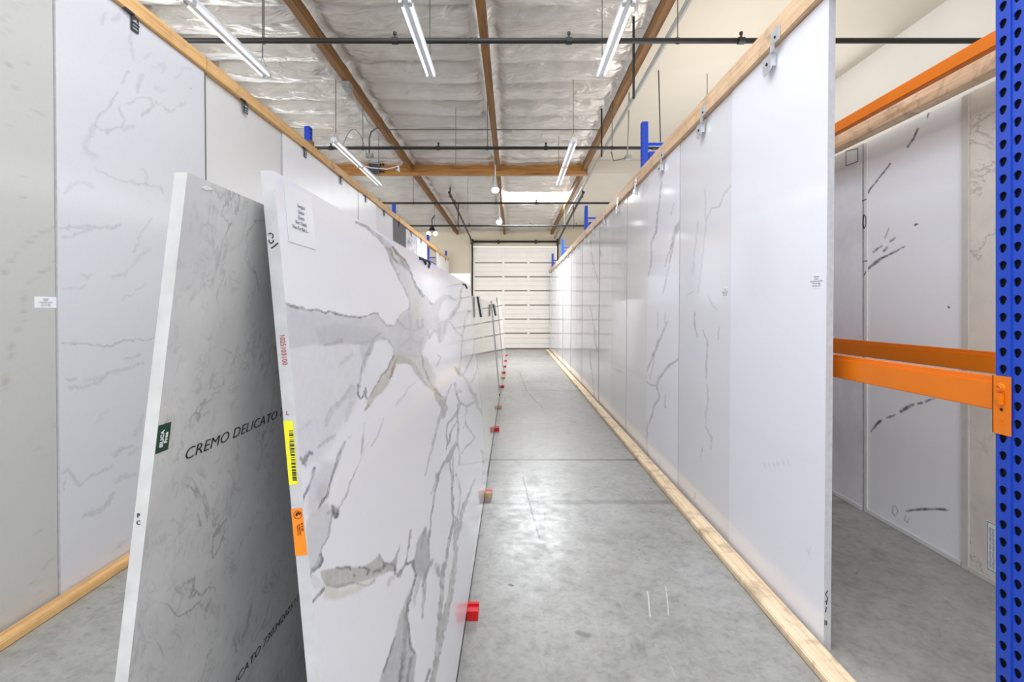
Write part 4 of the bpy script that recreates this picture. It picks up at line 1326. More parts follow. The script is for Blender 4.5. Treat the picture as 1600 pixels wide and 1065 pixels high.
# ================================================================ LEANING SLABS
YM0, YM1 = .829, 4.69
MF0 = (-.245, .05)                 # foot of the face
MT0 = ((427 - VX) * YM0 / F, H + (VY - 266) * YM0 / F)
W1 = (222, 222, 228)
B2 = (205, 204, 209)
C1 = (190, 190, 196)
D1 = (120, 118, 122)
T1 = (186, 178, 166)
opsM = [
    ('p', [(440, 476), (560, 520), (590, 530), (574, 570), (562, 600), (560, 625), (545, 650), (520, 690), (500, 720), (470, 730), (430, 640)], B2, .75, 10),
    ('p', [(436, 472), (470, 482), (520, 491), (575, 496), (590, 490), (604, 506), (618, 508), (628, 492), (645, 482), (655, 500), (672, 502), (668, 530), (655, 560), (640, 556), (620, 560), (612, 548), (596, 532), (585, 535), (575, 555), (570, 570), (562, 552), (560, 538), (530, 538), (515, 540), (490, 538), (460, 545), (436, 545)], C1, .85, 2.5),
    ('p', [(492, 512), (520, 504), (560, 508), (590, 512), (600, 530), (575, 538), (540, 534), (500, 538)], (178, 178, 184), .6, 5),
    ('s', [(506, 539, 2), (520, 536, 5), (532, 533, 7)], (155, 155, 160), .7, 2), ('s', [(552, 536, 2), (566, 536, 5), (580, 532, 2)], (172, 172, 178), .6, 2),
    ('s', [(436, 471, 2), (456, 477, 2.5), (466, 481, 6), (472, 481, 5), (480, 483, 3.5), (495, 484, 3), (508, 488, 2.5), (515, 487, 2), (530, 492, 3), (550, 494, 1.8), (562, 495, 2), (590, 489, 1.6)], (124, 120, 118), .9, 1),
    ('s', [(590, 489, 2), (597, 500, 2), (606, 509, 2), (618, 508, 1.5), (627, 492, 1.5), (641, 482, 1.5)], (158, 158, 164), .7, 1),
    ('s', [(594, 521, 3), (584, 527, 3), (580, 542, 8), (574, 556, 8), (568, 568, 4), (563, 590, 3), (561, 605, 2)], (166, 166, 172), .8, 1.5),
    ('s', [(596, 527, 2), (608, 533, 3), (615, 545, 2)], (162, 162, 168), .7, 1.2),
    ('p', [(593, 534), (604, 532), (614, 546), (608, 572), (596, 588), (586, 602), (574, 618), (566, 616), (561, 620), (564, 600), (570, 572), (580, 556)], W1, 1.0, 1),
    ('s', [(559, 601, 1.5), (559, 616, 2), (563, 622, 2.4), (567, 620, 2), (570, 607, 2.4), (571, 618, 2), (575, 623, 2)], (96, 96, 104), .85, .8),
    ('p', [(545, 608), (558, 600), (556, 620), (540, 622)], (188, 188, 194), .5, 4),
    ('s', [(549, 604, 6), (541, 614, 5), (535, 626, 4), (518, 640, 6), (513, 652, 7), (508, 664, 3)], (176, 176, 182), .6, 2.5),
    ('s', [(548, 630, 8), (543, 650, 6), (540, 658, 3)], (180, 180, 186), .5, 3), ('s', [(540, 560, 4), (548, 553, 4), (530, 572, 2)], (184, 184, 190), .5, 3),
    # taupe wings
    ('p', [(616, 548), (622, 560), (618, 575), (611, 592), (607, 602), (598, 612), (586, 622), (578, 634), (568, 642), (577, 622), (588, 602), (596, 588), (606, 578), (612, 562)], T1, .9, 1.6),
    ('s', [(614, 556, 3), (606, 577, 2.5), (596, 587, 1.6), (588, 601, 1.6), (578, 620, 1.5)], (138, 130, 120), .85, 1),
    ('s', [(620, 560, 2), (614, 578, 2.4), (610, 592, 2)], (142, 122, 96), .85, 1), ('s', [(576, 632, 3), (570, 638, 2)], (150, 142, 134), .8, 1),
    ('p', [(612, 548), (640, 553), (655, 556), (668, 560), (676, 574), (682, 590), (678, 606), (672, 600), (664, 588), (650, 570), (640, 566), (622, 566)], (188, 184, 176), .75, 3),
    ('p', [(618, 554), (632, 556), (644, 562), (652, 572), (660, 584), (671, 602), (684, 615), (696, 627), (698, 640), (692, 650), (686, 632), (676, 612), (663, 600), (652, 586), (642, 572), (632, 568), (622, 568)], (172, 166, 156), .9, 1.5),
    ('s', [(658, 556, 1.5), (664, 576, 2), (672, 598, 3), (683, 613, 5), (695, 624, 2)], (132, 128, 122), .8, 1.2),
    # central cloud and stem
    ('p', [(618, 506), (630, 490), (644, 484), (652, 492), (664, 500), (668, 512), (662, 524), (664, 534), (656, 548), (650, 560), (636, 560), (622, 558), (616, 540), (620, 524)], (184, 184, 190), .5, 8),
    ('s', [(622, 500, 2), (634, 512, 3), (648, 516, 2), (660, 512, 2)], (160, 160, 166), .55, 2), ('s', [(640, 490, 3), (644, 520, 3), (638, 545, 4)], (168, 168, 174), .5, 3), ('s', [(626, 540, 3), (640, 530, 2), (660, 536, 3)], (170, 170, 176), .5, 2.5),
    ('s', [(660, 528, 2), (656, 545, 4), (658, 555, 2)], (150, 150, 156), .5, 2),
    ('s', [(556, 348, 2), (572, 355, 4), (580, 360, 5), (590, 368, 7), (598, 378, 6), (606, 388, 3)], (150, 150, 154), .85, 1.6),
    ('p', [(592, 366), (606, 376), (616, 386), (626, 400), (636, 412), (641, 428), (650, 447), (660, 462), (672, 474), (678, 486), (684, 498), (690, 515), (688, 532), (680, 520), (672, 515), (665, 505), (655, 500), (648, 490), (641, 482), (638, 465), (630, 445), (620, 425), (610, 400)], (198, 196, 198), .9, 2),
    ('s', [(604, 386, 3), (612, 407, 3), (621, 429, 2.5), (634, 454, 2), (640, 473, 2.4), (641, 484, 2)], (160, 160, 166), .8, 1.2),
    ('s', [(614, 386, 3), (623, 399, 3), (634, 409, 2.4), (640, 424, 3), (649, 444, 3), (657, 460, 5), (668, 469, 3), (675, 475, 2)], (112, 112, 116), .9, 1),
    ('s', [(609, 388, 3), (616, 404, 3), (622, 412, 1)], (132, 132, 136), .75, 1.2), ('s', [(618, 390, 4), (626, 408, 4), (636, 420, 2)], (128, 128, 132), .75, 1.2),
    ('s', [(628, 412, 7), (634, 418, 6)], (160, 156, 154), .6, 2.5), ('s', [(653, 466, 6), (652, 480, 8), (650, 496, 5)], (196, 190, 172), .8, 2), ('s', [(664, 466, 3), (672, 480, 6)], (204, 202, 196), .8, 2),
    ('s', [(653, 500, 2), (654, 512, 2)], (120, 120, 126), .5, 1.5), ('s', [(660, 500, 2), (661, 510, 2)], (120, 120, 126), .5, 1.5),
    ('p', [(674, 478), (682, 468), (692, 460), (704, 461), (713, 470), (700, 467), (691, 472), (686, 486), (688, 500), (696, 500), (703, 490), (712, 480), (717, 465), (719, 455), (722, 456), (719, 470), (713, 487), (704, 500), (697, 520), (692, 534), (687, 533), (684, 520), (678, 508)], (178, 178, 184), .85, 1.8),
    ('s', [(724, 441, 1.6), (722, 452, 2.4), (719, 462, 3), (717, 475, 3), (711, 486, 3.4), (704, 497, 3)], (152, 152, 158), .8, 1),
    ('s', [(687, 505, 4), (688, 520, 5), (687, 534, 2)], (148, 148, 152), .7, 1.5), ('s', [(697, 502, 4), (693, 520, 2)], (150, 150, 156), .6, 1.5),
    ('s', [(668, 516, 2), (671, 528, 4), (676, 518, 3), (682, 516, 2)], (150, 150, 156), .75, 1.2),
    ('s', [(703, 502, 1.6), (712, 515, 1.6), (722, 524, 2), (722, 541, 1.6), (720, 557, 1.5), (718, 578, 2.5)], (150, 150, 156), .85, .8),
    ('s', [(735, 484, 2.4), (728, 495, 2), (725, 515, 1.8), (722, 530, 1.6)], (150, 150, 156), .85, .8), ('s', [(731, 483, 2), (737, 490, 2)], (150, 150, 156), .8, .8),
    ('s', [(741, 530, 2.6), (740, 548, 2), (737, 557, 2.2), (730, 570, 2), (725, 584, 2)], (145, 145, 150), .85, .8),
    ('s', [(745, 555, 1.5), (746, 574, 1.6), (741, 587, 2.2), (736, 598, 2)], (145, 145, 150), .8, .8),
    ('s', [(711, 574, 3), (717, 583, 6), (724, 587, 4), (730, 597, 5), (739, 615, 4), (745, 632, 4), (754, 651, 2.4)], (148, 148, 152), .8, 1.2),
    ('s', [(705, 600, 1.4), (698, 618, 1.6), (696, 627, 2)], (150, 150, 154), .8, .7), ('s', [(686, 555, 2), (690, 558, 2), (682, 572, 1.4)], (150, 150, 156), .7, 1),
    ('s', [(710, 598, 3), (711, 609, 3), (715, 619, 2), (719, 632, 2.4), (713, 645, 4), (705, 656, 3), (699, 662, 2.4), (698, 675, 2), (698, 702, 2)], (132, 132, 138), .85, .9),
    ('s', [(716, 610, 3), (720, 612, 4)], (150, 150, 156), .6, 1.2), ('s', [(742, 616, 5), (746, 630, 3)], (172, 166, 152), .6, 1.6),
    ('s', [(690, 628, 6), (691, 643, 6), (685, 656, 3), (681, 675, 2), (675, 700, 2), (669, 724, 1.6), (664, 742, 1)], (158, 158, 164), .75, 1.1),
    ('s', [(720, 630, 3), (729, 635, 3.4), (739, 628, 3)], (128, 128, 132), .85, .9), ('s', [(715.5, 632, 2), (715.5, 656, 2), (716, 675, 2), (715.5, 692, 2.4)], (120, 120, 124), .85, .8),
    ('s', [(714, 658, 2), (705, 673, 2), (700, 694, 1.6)], (120, 120, 124), .85, .8),
    ('p', [(713, 687), (717, 694), (709, 708), (704, 722), (694, 726), (697, 713), (706, 700)], (126, 126, 128), .9, 1.2),
    ('s', [(728, 634, 1), (728, 660, 1.2), (724, 668, 1)], (150, 150, 154), .75, .7), ('s', [(728, 660, 2.4), (731, 668, 1.8), (737, 675, 1.6), (742, 685, 1.4), (731, 696, 2), (722, 708, 2)], (128, 128, 132), .8, .8),
    ('s', [(716, 692, 2), (719, 716, 2), (718, 726, 1)], (130, 130, 134), .8, .8), ('s', [(754, 704, 4), (755, 716, 5), (755, 730, 2), (756, 755, 1.5)], (146, 146, 148), .8, 1),
    ('s', [(697, 716, 3), (692, 726, 3), (684.5, 743, 3), (679, 771, 2.6), (675, 798, 2.2), (672, 824, 2), (670.5, 840, 3), (669.5, 858, 2), (672, 870, 1.6)], (124, 124, 128), .88, .9),
    ('s', [(684, 738, 4), (679, 752, 2)], (140, 140, 144), .6, 1), ('s', [(679, 755, 1.4), (673, 772, 1.2)], (160, 160, 166), .6, 1),
    ('s', [(703, 724, 2.4), (706, 753, 2.8), (707.5, 784, 2.6), (708.5, 812, 3.4), (705, 831, 4), (699.5, 856, 4), (696.7, 877, 4), (693, 902, 5)], (118, 118, 122), .88, .9),
    ('s', [(708, 709, 1.6), (708.4, 753, 1.6)], (130, 130, 134), .85, .7),
    ('s', [(714, 742, 3), (716, 748, 1.5), (719, 764, 3), (718, 790, 1.4), (715, 812, 2)], (140, 140, 144), .75, .8),
    ('s', [(741, 750, 3), (738, 758, 1.6), (733, 769, 3), (726, 788, 7), (721, 805, 4), (719, 822, 4), (714.5, 841, 2)], (116, 116, 120), .88, 1),
    ('s', [(713, 808, 4), (713, 818, 8), (713, 830, 5)], (128, 128, 130), .85, 1.6),
    ('p', [(665, 821), (669, 836), (671, 864), (674, 876), (668, 892), (662, 908), (655, 900), (648, 896), (646, 878), (652, 848), (658, 834)], (160, 160, 164), .92, 1.6),
    ('s', [(665, 823, 2), (660, 842, 4), (658, 860, 2)], (140, 138, 136), .6, 1.5),
    ('s', [(642, 828, 1.4), (637, 856, 2), (634, 880, 2)], (128, 128, 132), .85, .8),
    ('p', [(625, 848), (620, 873), (616, 892), (604, 890), (606, 884), (616, 872)], (150, 148, 148), .85, 1),
    ('s', [(711, 831, 3), (712, 856, 6), (711, 880, 8), (709, 893, 8), (704, 925, 9), (698, 955, 10), (691, 987, 9), (685, 1015, 8), (680, 1043, 9), (675, 1070, 9), (665, 1130, 9)], (154, 152, 152), .88, 1.4),
    ('s', [(694, 880, 5), (692, 905, 7), (689, 940, 6), (686, 970, 7), (683, 1006, 4), (680.5, 1030, 6)], (140, 140, 144), .85, 1.4),
    ('s', [(707, 900, 2), (700, 940, 2), (694, 975, 2)], (188, 186, 184), .6, 1), ('s', [(683, 1004, 2.4), (682, 1024, 2.4)], (210, 210, 214), .8, 1),
    ('s', [(656, 880, 12), (664, 893, 8), (663, 912, 6), (661, 940, 3.4), (661, 965, 2)], (160, 160, 166), .8, 1.8),
    ('s', [(678, 873, 3), (672, 882, 5), (664, 898, 3), (660, 915, 2)], (116, 116, 120), .7, 1.2), ('s', [(655, 900, 6), (650, 925, 5), (647, 945, 2)], (170, 170, 176), .7, 2),
    ('s', [(684, 888, 3), (687, 900, 3.4)], (90, 90, 94), .85, 1), ('s', [(682, 884, 8), (690, 900, 4)], (168, 168, 174), .7, 2),
    ('p', [(647, 905), (640, 925), (632, 940), (623, 966), (616, 996), (604, 1030), (592, 1066), (570, 1140), (650, 1140), (648, 1065), (650, 1021), (642, 1012), (640, 987), (636, 955), (641, 930), (646, 918)], (170, 170, 176), .92, 1.6),
    ('s', [(649, 899, 3), (645, 921, 4), (637, 946, 4), (636, 970, 3), (640, 993, 3), (642, 1011, 4), (648, 1019, 4)], (100, 100, 104), .9, 1),
    ('s', [(634, 960, 8), (633, 1000, 8), (630, 1040, 8), (624, 1070, 8), (610, 1130, 8)], (134, 134, 138), .7, 2), ('s', [(643, 1025, 4), (639, 1050, 4), (636, 1070, 3)], (112, 112, 116), .75, 1.4),
    ('s', [(629, 1030, 3), (626, 1055, 3), (622, 1080, 2)], (96, 96, 100), .75, 1), ('s', [(616, 996, 2), (605, 1030, 2.4), (598, 1050, 2)], (104, 104, 110), .85, .9),
    ('s', [(672, 1046, 3), (668, 1058, 4), (664, 1066, 3)], (112, 112, 116), .85, 1),
    # taupe shelf low left
    ('p', [(500, 893), (513, 889), (543, 886), (570, 884), (580, 878), (592, 866), (599, 880), (613, 880), (623, 868), (618, 890), (602, 894), (588, 902), (560, 911), (532, 919), (511, 917), (504, 905)], (174, 170, 166), .92, 1.6),
    ('p', [(505, 912), (530, 922), (560, 914), (580, 906), (590, 902), (560, 926), (520, 938), (506, 934)], (206, 200, 190), .8, 4),
    ('s', [(512, 914, 1.6), (524, 918, 3), (538, 914, 2), (552, 911, 1.6), (574, 916, 1.5), (586, 905, 1.5)], (148, 136, 120), .7, 1),
    ('s', [(526, 886, 2), (544, 887, 5), (547, 889, 4)], (86, 84, 86), .85, 1), ('s', [(562, 886, 3), (570, 887, 3), (577, 891, 4), (573, 897, 3)], (86, 84, 86), .85, 1), ('s', [(552, 899, 3), (553, 901, 2)], (110, 106, 104), .7, 1),
    ('s', [(584, 894, 2), (590, 892, 6), (597, 888, 5), (602, 884, 3)], (96, 92, 90), .8, 1.4), ('s', [(592, 866, 1.6), (600, 880, 2.6), (612, 881, 5), (616, 884, 4)], (116, 112, 110), .75, 1.2),
    ('s', [(617, 886, 2), (618, 896, 3), (623, 899, 8), (628, 890, 4), (634, 881, 3), (640, 879, 3), (645, 876, 4), (646, 888, 4), (649, 900, 3)], (82, 82, 84), .9, 1),
    ('s', [(614, 902, 6), (606, 914, 3)], (186, 180, 172), .7, 2.5),
    # left network
    ('s', [(482, 902, 3), (490, 890, 4), (498, 884, 5), (503, 873, 4), (501, 860, 2), (508, 845, 2), (512, 840, 2.4), (514.5, 830, 2.4), (516, 810, 1.6), (520, 800, 4)], (112, 112, 116), .88, 1),
    ('p', [(476, 830), (482, 806), (498, 792), (514, 786), (518, 806), (514, 836), (508, 848), (500, 864), (494, 884), (484, 900)], (196, 196, 202), .8, 3),
    ('s', [(500, 866, 5), (496, 882, 6), (488, 890, 3)], (140, 140, 144), .7, 2),
    ('s', [(521, 792, 7), (524, 799, 9), (523, 806, 7)], (84, 84, 86), .85, 2.4), ('s', [(512, 802, 4), (520, 796, 4)], (130, 130, 134), .6, 2),
    ('p', [(480, 772), (492, 742), (502, 720), (528, 722), (520, 746), (513, 762), (511, 784), (500, 796), (486, 804), (480, 796)], (184, 184, 190), .55, 8),
    ('p', [(500, 756), (512, 752), (511, 776), (500, 782), (490, 782)], (166, 166, 172), .5, 7),
    ('s', [(524, 726, 3), (519, 746, 2.4), (514.5, 760, 3), (512, 774, 4), (505, 782, 4), (498, 792, 2)], (104, 104, 110), .85, 1.1),
    ('s', [(539, 690, 2), (535, 700, 4), (531, 708, 4), (524, 729, 4)], (148, 148, 154), .75, 1.4), ('s', [(544, 684, 2), (548, 680, 2)], (180, 180, 184), .5, 1.5),
    ('s', [(491, 730, 3), (488, 745, 3.4), (482, 760, 3), (476, 771, 3), (473, 784, 2.4)], (108, 108, 112), .85, 1.1),
    ('s', [(468, 716, 5), (475, 722, 5), (478, 714, 5), (483, 706, 6), (488, 708, 4)], (124, 124, 128), .8, 1.6), ('s', [(473, 724, 3), (478, 726, 2)], (90, 90, 94), .6, 1),
    ('s', [(498, 698, 3), (505, 691, 4), (514, 684, 3), (524, 680, 1.5)], (172, 172, 178), .7, 1.6), ('s', [(468, 672, 3), (478, 664, 3), (486, 656, 4)], (188, 188, 194), .6, 2),
    ('s', [(490, 740, 10), (484, 800, 8)], (206, 206, 212), .5, 5),
    ('s', [(567, 680, 1.2), (566, 692, 2), (565, 703, 3), (563, 710, 1)], (166, 166, 172), .75, 1), ('s', [(570, 660, 1), (568, 680, 1)], (200, 200, 206), .6, 1),
    ('s', [(600, 655, 1), (594, 670, 1.5), (588, 684, 1.6), (580, 697, 1)], (178, 178, 184), .7, .9), ('s', [(560, 725, 1.2), (553, 743, 1.4), (546, 759, 2), (541, 774, 2.4), (534, 785, 2), (529, 794, 3)], (170, 170, 176), .75, .9),
    ('s', [(560, 725, 1), (567, 708, .8), (576, 690, .8)], (200, 200, 205), .5, 1), ('s', [(618, 633, 1), (623, 626, 3), (632, 618, 1.4), (640, 605, 1.2), (648, 596, 1)], (186, 186, 192), .65, 1.2),
    ('s', [(487, 942, 3), (497, 930, 4), (506, 920, 4)], (110, 110, 114), .85, 1.2), ('s', [(488, 904, 14), (496, 912, 12)], (200, 200, 206), .6, 5),
    ('s', [(694, 626, 3), (697, 640, 4), (692, 652, 2)], (150, 150, 154), .6, 1.5),
    # marker strokes near the top edge
    ('s', [(655, 402.5, 2), (661, 405, 2.6), (664, 409, 3), (665, 413, 2.6)], (12, 12, 16), 1, .5), ('s', [(664, 406, 2), (669, 408, 2.6), (671, 412, 3), (669, 418, 3)], (12, 12, 16), 1, .5),
    ('s', [(724, 443.5, 1.6), (728, 445, 2), (729.5, 450, 2)], (12, 12, 16), 1, .5),
]
M_marble = painted('statuario_marble', 0.09, .02)
ms = slab('marble_slab', MF0, MT0, YM0, YM1, -.022, [M_marble, M_conc_edge], 330, 720, opsM, (231, 230, 237), warp=2.6, wscale=13, seed=3)
tag(ms, 'large leaning marble slab with bold grey and taupe veins, in front at centre', 'marble slab', None)
# things stuck on its end and face
def ep(x, y, Y=YM0, off=.0006):
    p = P(x, y, Y); return (p[0], Y - off, p[2])
def sticker(name, quad, Y, mat, par, th=.0006):
    a = [ep(x, y, Y, .0003) for x, y in quad]; b = [ep(x, y, Y, .0003 + th) for x, y in quad]
    return obj(name, MB().hexa(a, b), mat, par)
s1 = empty('barcode_label', ep(453, 757)); sticker('sheet', [(443, 657), (458, 657), (465.5, 756), (452, 757)], YM0, M_yellow, s1)
m = MB(); random.seed(3)
y = 672.0
while y < 750:
    h = random.choice([.8, 1.2, 2.0, 2.8]); x = 452 + (y - 672) * .075
    a = [ep(xx, yy, YM0, .001) for xx, yy in ((x, y), (x + 6.5, y), (x + 6.5, y + h), (x, y + h))]; b = [(p[0], p[1] - .0004, p[2]) for p in a]
    m.hexa(a, b); y += h + random.choice([.8, 1.3, 2.2])
obj('barcode', m, M_ink, s1)
obj('print', text_mb('L-0025103100', .0035, ep(452.5, 690, YM0, .0012), (.08, 0, -1), (1, 0, .08)), M_print, s1)
tag(s1, 'yellow barcode label on the near end of the leaning marble slab', 'label')
s2 = empty('orange_label', ep(468, 868)); sticker('sheet', [(455, 795), (472, 793), (480.5, 866), (462, 868)], YM0, M_orange_lab, s2)
c0 = ep(465.5, 803.5, YM0, .0012); r = 6.0 * YM0 / F
m = MB().tube([(c0[0] + r * math.cos(a), c0[1], c0[2] + r * math.sin(a)) for a in np.linspace(0, 2 * math.pi, 25)], .0005, 5, cap=False)
m.tube([(c0[0] + r * .8 * math.cos(a) * (1 - k * .15), c0[1], c0[2] + r * .7 * math.sin(a) * (1 - k * .15)) for k, a in enumerate(np.linspace(.4, 4.8, 6))], .0011, 5)
m.tube([(c0[0] - r * .5, c0[1], c0[2] - r * .2), (c0[0] + r * .1, c0[1], c0[2] + r * .4), (c0[0] + r * .5, c0[1], c0[2])], .0008, 5)
obj('emblem', m, M_ink, s2)
mbs = []
for k, (x, y, s_) in enumerate(((467, 818, .0036), (470.5, 816, .0052), (464.5, 820, .0026))):
    mbs.append(text_mb(['lot 00251031', 'III II IIII', 'handle with care'][k], s_, ep(x, y, YM0, .0012), (.1, 0, -1), (1, 0, .1)))
obj('print', merge(*mbs), M_bolt, s2)
tag(s2, 'orange lot label with round emblem on the marble slab end', 'label')
obj('red_number', text_mb('1025103100', .0125, ep(437, 522, YM0, .0005), (.105, 0, -1), (1, 0, .105), wscale=.86), M_red_ink, ms)
obj('red_letter', text_mb('L', .010, ep(447, 648, YM0, .0005), (1, 0, 0), (0, 0, 1)), M_red_ink, ms)
m = MB()
def pen(pts, w, Y=YM0):
    global m
    m.tube([ep(x, y, Y, .0006) for x, y in pts], w * Y / F / 2, 6)
pen([(419.5, 365.5), (424, 364), (426.5, 366), (427, 370), (425, 372)], 1.5)
pen([(420.5, 374.5), (421, 378), (423.5, 380), (427, 378), (427.5, 375)], 1.9)
pen([(423.5, 387.5), (427, 386), (434.5, 379.5)], 1.9)
obj('pen_mark', m, M_ink, ms)
m = MB()
def mface(x, y):
    """point on the marble face behind pixel x,y"""
    # face: X = a + b*z ; solve with X=(x-VX)Y/F, z=H-(y-VY)Y/F
    b = (MT0[0] - MF0[0]) / (MT0[1] - MF0[1]); a = MF0[0] - b * MF0[1]
    Y = (a + b * H) / ((x - VX) / F + b * (y - VY) / F)
    return Vector(((x - VX) * Y / F, Y, H - (y - VY) * Y / F))
fu = Vector((MT0[0] - MF0[0], 0, MT0[1] - MF0[1])).normalized()
fn = Vector((0, 1, 0)).cross(fu).normalized()
for pts_ in ([(655, 403.5), (660, 404.5), (663, 408), (664.5, 412.5)], [(663, 406.5), (668, 407), (671, 411), (669, 417.5)], [(724, 444.5), (727.5, 445), (729.5, 450)]):
    m = MB().tube([tuple(mface(*q_) + fn * .001) for q_ in pts_], .0068, 6)
    obj('pen_mark', m, M_ink, ms)
t = empty('paper_label', mface(475, 345))
q = [mface(444, 302), mface(492, 331), mface(492, 371), mface(447, 357)]
ya = q[0].y; yb = mface(490, 350).y
c = mface(466, 338)
hh = .055
quad = []
for (yy, s) in ((ya, hh), (yb, hh), (yb, -hh), (ya, -hh)):
    p = c + fu * s; quad.append(Vector((p.x, yy, p.z)) + fn * .0004)
obj('card', MB().hexa([tuple(p) for p in quad], [tuple(p + fn * .0005) for p in quad]), flat('marble_card', (224, 224, 230), .3, 0, .005), t)
mbs = []
for k, s in enumerate(['Borghini', 'Quartz', 'Quartz', 'Size: 126x63', 'Price Per Slab $ ---']):
    cc = mface(470, 326 + k * 8.6)
    mbs.append(text_mb(s[:22], .0095, cc + fn * .001, (0, 1, 0), fu, align='CENTER'))
obj('print', merge(*mbs), M_print2, t)
tag(t, 'white printed sheet near the top near corner of the leaning marble slab', 'label')

# grey CREMO slab leaning the other way
YC0, YC1 = .66, 4.3
CT = ((293 - VX) * YC0 / F, H + (VY - 269) * YC0 / F)
zf0 = 0.0
yfoot = VY + H * F / YC0
CF = ((293 - .1172 * (yfoot - 269) - VX) * YC0 / F, 0.0)
t_ = NT('cremo_stone')
n1 = t_.noise(t_.pos(), 5.0, 5, .6, .5)
base = t_.ramp(n1, [(0.3, rgba((196, 196, 198))), (0.7, rgba((214, 214, 215)))])
for k, (sc, th, va, cc) in enumerate(((7.0, .022, .55, (112, 108, 106)), (16.0, .03, .35, (136, 134, 134)), (34.0, .05, .22, (120, 118, 118)))):
    a_ = t_.noise(t_.pos((1, 1.0, .62), off=(k * 3, k, 2), rot=(.5, 0, 0)), sc, 5, .55, 1.2)
    d_ = t_.math('ABSOLUTE', t_.math('SUBTRACT', a_, .5))
    ln = t_.math('SUBTRACT', 1.0, t_.math('DIVIDE', d_, th), clamp=True)
    gt = t_.math('MULTIPLY', t_.math('SUBTRACT', t_.noise(t_.pos(off=(k, 5, k)), sc * .8, 3), .48), 7.0, clamp=True)
    base = t_.mix(t_.math('MULTIPLY', t_.math('MULTIPLY', ln, gt), va, clamp=True), base, rgba(cc))
M_cremo = t_.done(base, .22)
cs = slab('stone_slab', CF, CT, YC0, YC1, -.018, [M_cremo, M_edge_grey])
tag(cs, 'grey mottled slab with black lettering, leaning against the marble slab from the left', 'stone slab')
def cface(x, y):
    b = (CT[0] - CF[0]) / (CT[1] - CF[1]); a = CF[0] - b * CF[1]
    Y = (a + b * H) / ((x - VX) / F + b * (y - VY) / F)
    return Vector(((x - VX) * Y / F, Y, H - (y - VY) * Y / F))
cu = Vector((CT[0] - CF[0], 0, CT[1] - CF[1])).normalized()
cn = Vector((0, 1, 0)).cross(cu).normalized()
p0 = cface(286, 720); p1 = cface(431, 657)
TXT = 'CREMO DELICATO 73034202511 2'
tb = text_mb(TXT, .026, (0, 0, 0), (1, 0, 0), (0, 0, 1))
# scale so that CREMO DELICATO spans p0..p1
tb0 = text_mb('CREMO DELICATO ', .026, (0, 0, 0), (1, 0, 0), (0, 0, 1)); wid = max(v[0] for v in tb0.v)
ws = (p1.y - p0.y) / wid
l1 = text_mb(TXT, .026, p0 + cn * .0006, (0, 1, 0), cu, wscale=ws, shear=.12, bold=-.0004)
p2 = cface(370, 1066)
wide_c = max(v[0] for v in text_mb('CREMO DELI', .026, (0, 0, 0), (1, 0, 0), (0, 0, 1)).v) * ws
p2 = Vector((p2.x, p2.y - wide_c, p2.z))
l2 = text_mb(TXT, .026, p2 + cn * .0006, (0, 1, 0), cu, wscale=ws * .97, shear=.12, bold=-.0004)
obj('lettering', merge(l1, l2), M_ink, cs)
obj('stamp', merge(text_mb('P', .0085, ep(214.5, 808, YC0), (1, 0, 0), (0, 0, 1)), text_mb('C', .0085, ep(213.5, 819, YC0), (1, 0, 0), (0, 0, 1))), M_ink, cs)
# green label
g0, g1 = cface(244.8, 666), cface(264.5, 660)
ga, gb = YC0 + .001, cface(264.5, 680).y
pt, pb = cface(250, 664), cface(248, 707)
def onc(y, z):
    b = (CT[0] - CF[0]) / (CT[1] - CF[1]); return Vector((CF[0] + b * (z - CF[1]), y, z))
zt_, zb_ = pt.z, pb.z
t = empty('green_label', onc(ga, zb_))
qd = [onc(ga, zt_) + cn * .0003, onc(gb, zt_ + .0) + cn * .0003, onc(gb, zb_) + cn * .0003, onc(ga, zb_) + cn * .0003]
obj('sheet', MB().hexa([tuple(p) for p in qd], [tuple(p + cn * .0005) for p in qd]), M_green, t)
ym = (ga + gb) / 2
obj('print', merge(text_mb('SILICA', .0085, onc(ym - .001, zb_ + .007) + cn * .001, cu, (0, -1, 0), bold=.0002),
                   text_mb('Free', .0085, onc(ym + .007, zb_ + .011) + cn * .001, cu, (0, -1, 0), bold=.0002)), M_paper, t)
tag(t, 'dark green silica free label on the near edge of the grey leaning slab', 'label')
# bright chip under the top edge of the grey slab
qq = [cface(314, 293), cface(322, 290), cface(334, 296), cface(322, 297)]
obj('tape_scrap', MB().hexa([tuple(p + cn * .0004) for p in qq], [tuple(p + cn * .001) for p in qq]), M_paper, cs)

# further leaning slabs along the aisle
def gx(z, k=0.0):
    return -.245 + (-.168) * (z - .05) / 1.842 + k
def lean_slab(y0, y1, zt, k, th, mat, lab, edge=None):
    s = slab('stone_slab', (gx(.05, k), .05), (gx(zt, k), zt), y0, y1, -th, [mat, edge or M_conc_edge])
    tag(s, lab, 'stone slab', 'slabs leaning along the aisle')
    return s
M_g1 = stone('ivory_quartz', (222, 220, 214), (180, 178, 174), 1.2, .2, .01, .06, 1, .01)
M_g2 = stone('warm_grey_quartz', (206, 202, 196), mott=.01, rough=.06)
M_g3 = stone('white_quartz_far', (234, 230, 228), mott=.01, rough=.06)
g1_ = lean_slab(4.76, 8.9, 1.80, -.004, .022, M_g1, 'ivory slab leaning just behind the big marble slab')
g2_ = lean_slab(9.25, 12.4, 1.84, .006, .03, M_g2, 'warm grey slab leaning beyond the ivory slab')
g3_ = lean_slab(12.8, 16.6, 2.0, .012, .03, M_g3, 'glossy white slab leaning farthest down the aisle')
